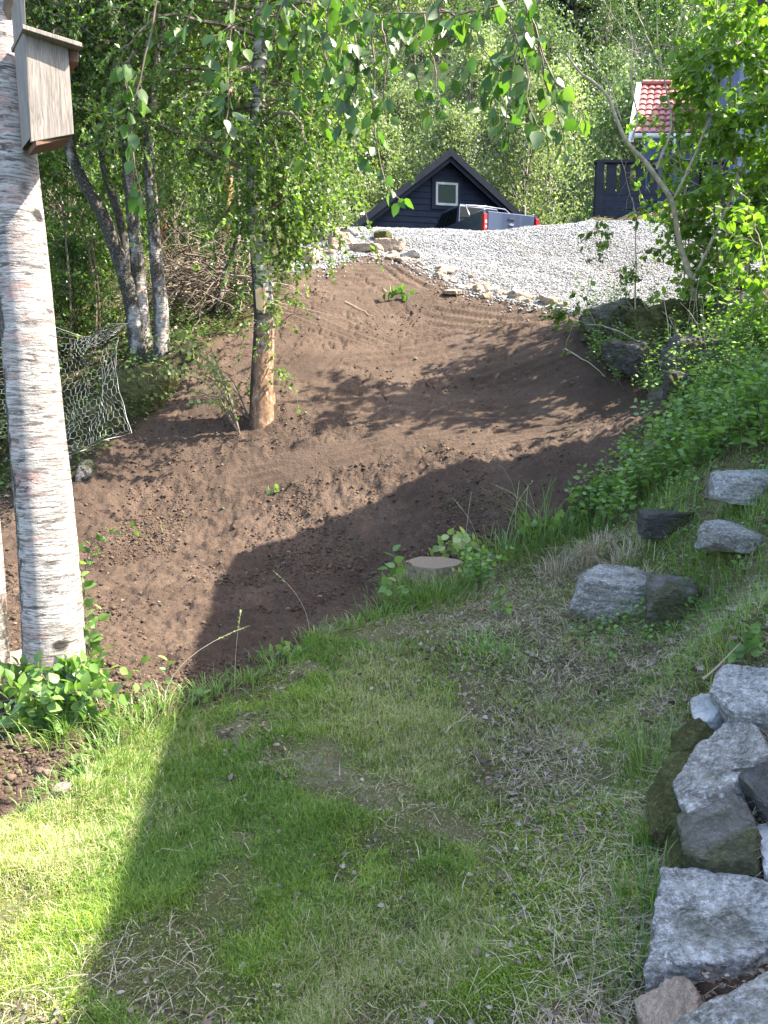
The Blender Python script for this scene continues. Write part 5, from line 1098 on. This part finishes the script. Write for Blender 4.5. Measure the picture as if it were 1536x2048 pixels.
# moss / clover cushions: tiny leaves
mb = MB(); P = sample_pts(90000, 1.1, 6.5, g, [0], dens=lambda x, y: np.clip(3.2 * fbm(x * 1.5 + 21, y * 1.5, 3) - .05 + .25 * smooth(2.2, 1.4, y), 0.02, 1)); n = len(P)
B = np.stack([P[:, 0], P[:, 1], HD(P[:, 0], P[:, 1]) + g.uniform(0, .012, n)], -1); D = g.normal(size=(n, 3)); D[:, 2] = np.abs(D[:, 2]) + .3
mb.add(*leaves(B, D, g.uniform(.006, .013, n), QUAD, 1.0, g=g)); tag(mb.build('moss', M['grass']), 'low moss and clover between the grass blades', 'moss', kind='stuff')
q = hit(1010, 2005); n = 9000; P = np.stack([q[0] + g.normal(size=n) * .1, q[1] + g.normal(size=n) * .055], -1); B = np.stack([P[:, 0], P[:, 1], HD(P[:, 0], P[:, 1]) + g.uniform(0, .018, n)], -1); D = g.normal(size=(n, 3)); D[:, 2] = np.abs(D[:, 2]) + .3; mb = MB()
mb.add(*leaves(B, D, g.uniform(.005, .01, n), QUAD, .8, g=g)); tag(mb.build('moss_cushion', foliage('bright_moss', [(0, (.12, .2, .02)), (1, (.3, .42, .05))], .3, .5)), 'vivid green moss cushion at the bottom edge of the lawn', 'moss', kind='stuff')
# soil crumbs
def crumbs(name, P, size, mat, label, cat, sink=.25, g=g, squash=.75, sub_=1, sm=True):
    n = len(P); oc, ft = ico(sub_); K = len(oc)
    A = unit(g.normal(size=(n, 3))); Bv = unit(np.cross(A, g.normal(size=(n, 3)))); Cv = np.cross(A, Bv); Rm = np.stack([A, Bv, Cv], 1)
    sc_ = size[:, None, None] * g.uniform(.7, 1.2, (n, K, 1)) * (1 if K < 20 else .95); V = (oc[None] * sc_) @ Rm; V[..., 2] *= squash
    z = HD(P[:, 0], P[:, 1]) + size * (1 - sink * 2) * .5; V = V + np.stack([P[:, 0], P[:, 1], z], -1)[:, None]
    F = (ft[None] + (np.arange(n) * K)[:, None, None]).reshape(-1, 3); return tag(mesh(name, V.reshape(-1, 3), [F], mat, rnd=np.repeat(g.random(n), K), smooth_=sm), label, cat, kind='stuff')
t = NT('soil_crumb'); a_ = t.n('Attribute', attribute_name='rnd'); t.base(t.ramp(a_.outputs['Fac'], [(0, (.048, .033, .024)), (.7, (.088, .061, .044)), (.97, (.125, .088, .065)), (1, (.22, .17, .13))]), .95, 0, .15); M['crumb'] = t.m
flatm = lambda x, y: np.max([patch_grooves(x, y, *p)[0] for p in PATCH], axis=0)
P = sample_pts(60000, 2.2, 16, g, [1], dens=lambda x, y: (1 - .93 * flatm(x, y)) * np.clip(.35 + 2.2 * fbm(x * 1.2, y * 1.2, 3), .04, 1) * (1 - .8 * smooth(7.2, 9, y)))
sz = (.0026 + .00042 * P[:, 1]) * np.exp(g.normal(size=len(P)) * .6); sz = sz.clip(.002, .024)
crumbs('soil_crumbs', P, sz, M['crumb'], 'loose crumbly soil clods on the bare bank', 'soil')
P = sample_pts(3500, 1.6, 9, g, [1], dens=lambda x, y: np.clip(1.2 * smooth(5.5, 3.6, y) + .9 * fbm(x * .8, y * .8, 3) - .1, .006, 1)); crumbs('soil_clods', P, (.007 + .0006 * P[:, 1]) * np.exp(g.normal(size=len(P)) * .4), M['crumb'], 'larger clods of earth, thickest below the big birch', 'soil', sub_=2)
t = NT('crushed_stone'); a_ = t.n('Attribute', attribute_name='rnd'); t.base(t.mix(t.ramp(t.noise(t.coord((1, 1, 1)), .55, 5, .65), [(.45, 0.0), (.68, .55)]), t.ramp(a_.outputs['Fac'], [(0, (.14, .14, .145)), (.5, (.235, .235, .24)), (1, (.34, .34, .34))]), (.2, .18, .155)), .8, 0, .3); M['cstone'] = t.m
P = sample_pts(130000, 10.5, 20.5, g, [2], vis=1.15); crumbs('gravel_stones', P, (.008 + .0006 * P[:, 1]) * g.uniform(.7, 1.45, len(P)), M['cstone'], 'crushed grey stones covering the drive', 'gravel', sink=.1, sm=False)
# gravel spilled over the soil edge
P = sample_pts(60000, 10.5, 18, g, [1], vis=1.1); px, py = proj(np.stack([P[:, 0], P[:, 1], H(P[:, 0], P[:, 1])], -1)); dm = np.full(len(P), 1e9)
GE = GRAV[1:9]
for a_, b_ in zip(GE[:-1], GE[1:]):
    a_ = np.array(a_, float); b_ = np.array(b_, float); ab = b_ - a_; tt = np.clip(((px - a_[0]) * ab[0] + (py - a_[1]) * ab[1]) / (ab @ ab), 0, 1); dm = np.minimum(dm, np.hypot(px - a_[0] - tt * ab[0], py - a_[1] - tt * ab[1]))
P = P[g.random(len(P)) < np.exp(-dm / 6) * .5]; crumbs('spilled_gravel', P, .022 * g.uniform(.6, 1.4, len(P)), M['cstone'], 'stray gravel along the top edge of the soil', 'gravel')

# ---------------------------------------------------------------- leafy undergrowth
def herbs(mb, P, h, leaf, nl, g, tilt=.5, tm=LEAF, upz=1.2, stemmb=None):
    Bs, Ds, S_ = [], [], []
    for k in range(len(P)):
        x, y = P[k]; z = float(HD(x, y)); hh = h * g.uniform(.5, 1.2); d = np.array([g.normal() * .25, g.normal() * .25, 1]); n = nl
        f = np.sqrt(np.linspace(.12, 1, n)); p = np.array([x, y, z]) + d * (hh * f)[:, None]; a = np.arange(n) * 2.4 + g.random() * 6; D = np.stack([np.cos(a), np.sin(a), np.full(n, .25)], -1) + g.normal(size=(n, 3)) * .25
        Bs.append(p + D * leaf * .25); Ds.append(D); S_.append(leaf * (1.15 - .5 * f) * g.uniform(.7, 1.2, n))
        if stemmb is not None: stemmb.tube([np.array([x, y, z - .01]), np.array([x, y, z]) + d * hh * .5, np.array([x, y, z]) + d * hh], [.003, .0024, .0015], 3, cap=False)
    mb.add(*leaves(np.concatenate(Bs), np.concatenate(Ds), np.concatenate(S_), tm, .95, flat=upz, g=g))
UG = [(1180, 1010), (1260, 935), (1310, 860), (1345, 810), (1400, 745), (1536, 640), (1900, 640), (1900, 960), (1536, 930), (1440, 930), (1330, 1000), (1290, 1015), (1240, 1080), (1130, 1075)]
def in_px(P, poly):
    px, py = proj(np.stack([P[:, 0], P[:, 1], H(P[:, 0], P[:, 1])], -1)); return inpoly(px, py, poly)
mb, sm = MB(), MB(); P = sample_pts(9000, 7, 12.5, g, [0, 3, 1], vis=1.3); P = P[in_px(P, [(1150, 610), (1500, 640), (1500, 800), (1300, 800), (1240, 750), (1180, 690)])][:420]; herbs(mb, P, .5, .06, 8, g, stemmb=sm)
P = sample_pts(9000, 7, 11.5, g, [0, 3, 1], vis=1.3); P = P[in_px(P, [(1170, 690), (1330, 740), (1330, 810), (1270, 790), (1200, 760)])][:120]; herbs(mb, P, .3, .06, 8, g, stemmb=sm)
hg = tag(mb.build('hollow_weeds', M['leaf_herb']), 'leafy weeds among the shaded boulders', 'weeds', kind='stuff'); sm.build('stems', M['bark_twig'], hg)
mb, sm = MB(), MB(); P = sample_pts(26000, 4.3, 10.5, g, [0, 3, 1], vis=1.3); P = P[in_px(P, UG)][:1300]; herbs(mb, P, .34, .08, 10, g, stemmb=sm)
ug = tag(mb.build('undergrowth', M['leaf_herb']), 'mass of green leafy weeds covering the right-hand bank', 'weeds', kind='stuff'); sm.build('stems', M['bark_twig'], ug)
mb = MB(); P = sample_pts(30000, 4, 16, g, [0, 3], vis=1.3); px, py = proj(np.stack([P[:, 0], P[:, 1], H(P[:, 0], P[:, 1])], -1))
P = P[(g.random(len(P)) < np.where(px > 1150, .1, .02)) & (py < 1350) & ((px < 560) | (px > 1150))][:700]; herbs(mb, P, .16, .045, 6, g)
tag(mb.build('weeds', M['leaf_herb']), 'scattered small weeds on the banks', 'weeds', kind='stuff')
# wood floor plants left
mb = MB(); P = sample_pts(9000, 8, 24, g, [3], vis=1.2); P = P[P[:, 0] < -1.5][:2200]; herbs(mb, P, .3, .07, 8, g, tm=QUAD)
tag(mb.build('woodland_plants', M['leaf_dark']), 'low green plants on the shaded woodland floor at left', 'plants', kind='stuff')
# debris in hollow, litter on forest floor
mb = MB(); P = sample_pts(9000, 8, 22, g, [3], vis=1.1); n = len(P); B = np.stack([P[:, 0], P[:, 1], HD(P[:, 0], P[:, 1]) + .02], -1); D = g.normal(size=(n, 3)); D[:, 2] *= .3
mb.add(*leaves(B, D, g.uniform(.03, .09, n), QUAD, .8, flat=1.0, g=g)); tag(mb.build('woodland_litter', M['litter']), 'dead leaves on the woodland floor', 'dead leaves', kind='stuff')

# ---------------------------------------------------------------- particular plants
def plant(name, label, px, py, specs, mat='leaf_herb', cat='plant', leaf=.06, tm=LEAF, wire=.003):
    """specs: (dx px, dy px, nleaves) stems as screen-sized offsets turned into metres at the plant's distance"""
    q = hit(px, py); q[2] = float(HD(q[0], q[1])); sb, lb = MB(), MB(); s = q[1] / FPX
    for dx, dy, nl in specs:
        e = q + np.array([dx * s, g.normal() * .04, dy * s]); m = (q + e) / 2 + np.array([dx * s * -.15, g.normal() * .02, abs(dx) * s * .2 + dy * s * .1])
        L_ = resample(np.array([q, m, e]), 9); sb.tube(L_, np.linspace(wire, wire * .4, 9), 4, cap=False)
        t_ = np.linspace(.3, 1, nl); p, d = lerpP(L_, t_); a = np.arange(nl) * 3.14 + g.random(); u = unit(np.cross(d, [0, 1, .2])); D = d * .5 + u * np.where(np.arange(nl) % 2, 1, -1)[:, None] + g.normal(size=(nl, 3)) * .25
        lb.add(*leaves(p, D, leaf * g.uniform(.75, 1.2, nl), tm, 1.0, flat=.9, g=g))
    o = sb.build(name, M['bark_twig'], None, origin=tuple(q)); tag(o, label, cat); lb.build('foliage', M[mat], o, smooth_=True); return o
plant('honeysuckle', 'leafy climbing plant spreading round the foot of the big birch', 120, 1430, [(g.normal() * 70, g.uniform(15, 105), 9) for _ in range(52)], leaf=.068)
plant('honeysuckle', 'broad leafy clump in front of the foot of the big birch', 95, 1475, [(g.normal() * 75, g.uniform(15, 120), 9) for _ in range(44)], leaf=.066)
plant('honeysuckle', 'vine running up the right side of the big birch trunk', 185, 1400, [(10, 150, 12), (-5, 250, 14), (-14, 330, 14), (30, 110, 7), (25, 190, 6)], leaf=.062)
plant('climbing_shoot', 'arching vine shoot with paired leaves over the soil right of the big birch', 165, 1160, [(60, 110, 4), (110, 120, 4), (175, 115, 4), (40, 90, 4)], leaf=.066)
plant('seedling', 'pale green shoot just left of the house shadow on the soil', 285, 1420, [(5, 90, 3)], leaf=.06); plant('seedling', 'pale two-leaved shoot beside the house shadow edge', 330, 1410, [(10, 80, 4)], leaf=.055)
plant('seedling', 'small shoot rising where shadow, soil and grass meet', 410, 1410, [(0, 22, 4), (14, 12, 2), (-12, 12, 2)], leaf=.055)
plant('seedling', 'yellow-leaved shoot at the grass edge below the big birch', 165, 1545, [(0, 25, 4)], 'leaf_pale', leaf=.05); plant('seedling', 'low green plant on the soil below the yellow-leaved shoot', 155, 1570, [(-8, 14, 3), (24, 12, 3)], leaf=.06)
plant('young_plant', 'leafy plant at the lawn edge above the soil, left of centre', 560, 1320, [(-40, 30, 6), (10, 40, 6), (40, 25, 5), (55, 40, 4)], leaf=.06)
plant('pale_veined_herb', 'pale-leaved herb growing behind the tree stump', 915, 1130, [(-40, 40, 6), (-20, 62, 7), (10, 66, 8), (35, 55, 7), (0, 40, 7), (25, 30, 6), (-50, 15, 5)], 'leaf_pale', leaf=.1)
plant('young_plant', 'dense small-leaved plant right of the tree stump', 960, 1190, [(g.normal() * 32, g.uniform(30, 100), 9) for _ in range(16)], leaf=.05)
plant('young_plant', 'thin sapling with bluish leaves left of the stump', 795, 1225, [(-10, 130, 7), (-30, 60, 5), (5, 40, 5), (-20, 90, 4)], leaf=.075); plant('young_plant', 'leafy weed at the bank top beside the dark soil', 1090, 1080, [(g.normal() * 40, g.uniform(15, 60), 6) for _ in range(10)], leaf=.065)
plant('young_plant', 'weed with broad leaves standing at the lower left end of the weeds', 1180, 1040, [(g.normal() * 45, g.uniform(20, 75), 7) for _ in range(14)], leaf=.07)
plant('young_plant', 'leafy weed hanging over the top wall stone', 1500, 1330, [(-50, 20, 5), (-20, 40, 6), (20, 45, 6), (40, 20, 5), (0, 70, 6)], leaf=.06); plant('young_plant', 'small green weed in the middle of the bare bank left of the fringed rock', 1000, 1235, [(-10, 30, 4), (15, 25, 4), (-5, 60, 4)], leaf=.06)
plant('young_plant', 'weed on the lawn left of the round tussock', 820, 1310, [(-20, 25, 5), (15, 20, 4)], leaf=.05)
plant('grass_seedling', 'small green weed clump high on the sunlit soil', 795, 600, [(-25, 10, 6), (-10, 16, 6), (10, 16, 6), (25, 8, 6)], leaf=.12); plant('soil_weed', 'tiny weed alone on the sunlit soil above the shadow', 545, 985, [(-10, 12, 4), (10, 14, 4)], leaf=.07)
plant('leafy_branch', 'branch with leaves low at the left of the muddy trunk', 480, 870, [(-150, 130, 26), (-130, 200, 26), (-60, 120, 14), (-190, 70, 20), (-100, 60, 14), (-40, 60, 10), (-175, 185, 26), (-90, 150, 20), (-210, 110, 24), (-110, 170, 24)], 'leaf_pale', 'branch', .06, wire=.009)
plant('cut_branch', 'pile of cut twigs lying at the foot of the muddy birch', 500, 840, [(-140, 20, 5), (-90, 70, 6), (-200, 10, 3), (-60, -30, 3), (-70, 40, 5), (-120, 110, 8)], 'leaf_pale', 'branch', .055, wire=.008)
# stump
B = [atz(g.uniform(1400, 1536), g.uniform(1900, 2000), .27) for _ in range(90)]; mb = MB(); mb.add(*leaves(np.array(B), g.normal(size=(90, 3)) * [1, 1, .25], g.uniform(.009, .022, 90), LEAF, .8, flat=.8, g=g)); tag(mb.build('wall_leaf_litter', M['litter']), 'brown dead leaves lying on the earth between the wall stones', 'dead leaves', kind='stuff')
q = hit(868, 1160); q = np.array([0, 0, CAMZ]) + (q - np.array([0, 0, CAMZ])) * .985; q[2] = float(HD(q[0], q[1]))
t = NT('cut_wood'); v = t.coord(); wv = t.n('TexWave', wave_type='RINGS', rings_direction='Z'); wv.inputs['Scale'].default_value = 12; wv.inputs['Distortion'].default_value = 5; wv.inputs['Detail'].default_value = 4; t.l(v, wv.inputs['Vector'])
t.base(t.mix(t.ramp(t.noise(v, 22, 6, .7), [(.35, .15), (.6, .95)]), t.ramp(wv.outputs['Fac'], [(0, (.16, .11, .075)), (1, (.33, .24, .17))]), (.2, .17, .13)), .85, 0, .2); M['cutwood'] = t.m
th = np.linspace(0, 2 * math.pi, 40, endpoint=False); st = empty('tree_stump', tuple(q), 'low sawn tree stump at the edge between the lawn and the shaded soil', 'tree stump')
rad = .22 * (1 + .06 * np.sin(3 * th + 1) + .04 * np.sin(7 * th)); b = MB(); prof = [(1.35, -.1), (1.12, .02), (1.0, .1), (.98, .15)]
V = [(rad[i] * f, 0, 0) for f, z in prof for i in range(0)]
V = np.array([[rad[i] * f * math.cos(th[i]), rad[i] * f * math.sin(th[i]), z] for f, z in prof for i in range(40)]); b.add(V, Q=[[r_ * 40 + i, r_ * 40 + (i + 1) % 40, (r_ + 1) * 40 + (i + 1) % 40, (r_ + 1) * 40 + i] for r_ in range(3) for i in range(40)]); b.build('bark', simple('stump_bark', (.17, .14, .09), .9, var=.6, scale=30, bump=.8), st, local=True)
b = MB(); b.add(np.array([[rad[i] * .965 * math.cos(th[i]), rad[i] * .965 * math.sin(th[i]), z] for z in (.12, .162) for i in range(40)]), Q=[[i, (i + 1) % 40, 40 + (i + 1) % 40, 40 + i] for i in range(40)], polys=[list(range(40, 80))]); b.build('sawn_top', M['cutwood'], st, local=True)

# ---------------------------------------------------------------- wire netting
CG = np.array([[at(-110, 735, 4.9), at(-60, 700, 4.8), at(20, 690, 4.7), at(112, 655, 4.6), at(175, 672, 4.75), at(252, 646, 4.6)], [at(-110, 770, 4.9), at(-60, 765, 4.7), at(20, 748, 4.8), at(120, 742, 4.7), at(180, 712, 4.6), at(232, 668, 4.75)],
               [at(-110, 830, 4.9), at(-60, 825, 4.75), at(20, 820, 4.7), at(126, 835, 4.65), at(190, 805, 4.7), at(232, 760, 4.7)], [at(-110, 880, 4.9), at(-60, 890, 4.8), at(30, 872, 4.7), at(134, 916, 4.6), at(195, 892, 4.65), at(258, 862, 4.6)]])
def netp(u, v):
    u = np.clip(u, 0, 1) * 5; v = np.clip(v, 0, 1) * 3; i = np.minimum(u.astype(int), 4); j = np.minimum(v.astype(int), 2); fu = (u - i)[:, None]; fv = (v - j)[:, None]
    p = (CG[j, i] * (1 - fu) + CG[j, i + 1] * fu) * (1 - fv) + (CG[j + 1, i] * (1 - fu) + CG[j + 1, i + 1] * fu) * fv
    return p + np.stack([.02 * fbm(u * 2, v * 2, 2), .16 * fbm(u * 1.7 + 4, v * 1.5, 3), .03 * fbm(u * 2.2, v * 2 + 8, 2)], -1)
mb = MB(); cw, chh = 1 / 36.0, 1 / 21.0; segs = []
for i in range(-1, 38):
    for j in range(-1, 23):
        cx = (i + .5 * (j % 2)) * cw; cy_ = j * chh
        a = [(cx, cy_ - .36 * chh), (cx, cy_ + .36 * chh), (cx + .5 * cw, cy_ + .64 * chh), (cx - .5 * cw, cy_ + .64 * chh)]
        for s_, e_ in ((0, 1), (1, 2), (1, 3)):
            if all(-.001 <= a[w_][0] <= 1.001 and -.001 <= a[w_][1] <= 1.001 for w_ in (s_, e_)): segs.append((a[s_], a[e_], s_ == 0))
for s_, e_, tw in segs:
    p = netp(np.array([s_[0], e_[0]]), np.array([s_[1], e_[1]])); mb.tube(p, .0010 if tw else .0008, 3, cap=False)
for v_ in (0, 1): mb.tube(netp(np.linspace(0, 1, 80), np.full(80, float(v_))), .0013, 4)
mb.tube(netp(np.full(30, 1.), np.linspace(0, 1, 30)), .0013, 4)
M['wire'] = NT('galvanised_wire').base((.27, .29, .3), .5, .3, .4).m
tag(mb.build('wire_netting', M['wire'], None, origin=tuple(at(120, 800, 4.7))), 'crumpled hexagonal wire netting hanging behind the big birch', 'netting')
# ---------------------------------------------------------------- brush pile
mb = MB(); c = hit(420, 560)
for k in range(520):
    px = g.uniform(330, 500); top = 470 + 30 * abs(px - 430) / 80; a = hit(px, g.uniform(560, 640)) + g.normal(size=3) * np.array([.2, .3, .1]); hgt = g.uniform(0, .9) * max(0, 1 - abs(px - 420) / 120); a[2] += hgt
    d = np.array([g.normal(), g.normal() * .6, g.normal() * .35]); W = wander(a, d, g.uniform(.5, 1.6), 6, .35, .1, g); mb.tube(W, np.linspace(g.uniform(.006, .018), .003, 7), 4, cap=False, rr=g.random())
t = NT('dead_twig'); a_ = t.n('Attribute', attribute_name='rnd'); t.base(t.ramp(a_.outputs['Fac'], [(0, (.05, .04, .03)), (.6, (.14, .11, .085)), (1, (.33, .27, .22))]), .85, 0, .2); M['deadtwig'] = t.m
tag(mb.build('brush_pile', M['deadtwig'], None, origin=tuple(c)), 'grey brown heap of cut twigs and brushwood behind the slim bent birch', 'brush pile')
# loose sticks on ground
for k, (x0, y0, x1, y1, lb_) in enumerate(((890, 1485, 952, 1425, 'pale dry stick lying on the middle of the lawn'), (1130, 700, 1210, 755, 'dry twig at the foot of the low branch'), (690, 605, 745, 635, 'thin pale twig lying high on the sunlit soil'), (1395, 1500, 1470, 1420, 'dry stalk lying across the long grey stone'))):
    a = hit(x0, y0); b_ = hit(x1, y1); L_ = resample(np.array([a, (a + b_) / 2 + [0.01, 0, .02], b_]), 8); L_[:, 2] = HD(L_[:, 0], L_[:, 1]) + .02 + (.25 if k == 3 else 0); mb = MB(); mb.tube(L_, np.linspace(.005, .002, 8) * (1 if k in (0, 3) else 2), 5); tag(mb.build('stick', M['straw'], None, origin=tuple(a)), lb_, 'stick')
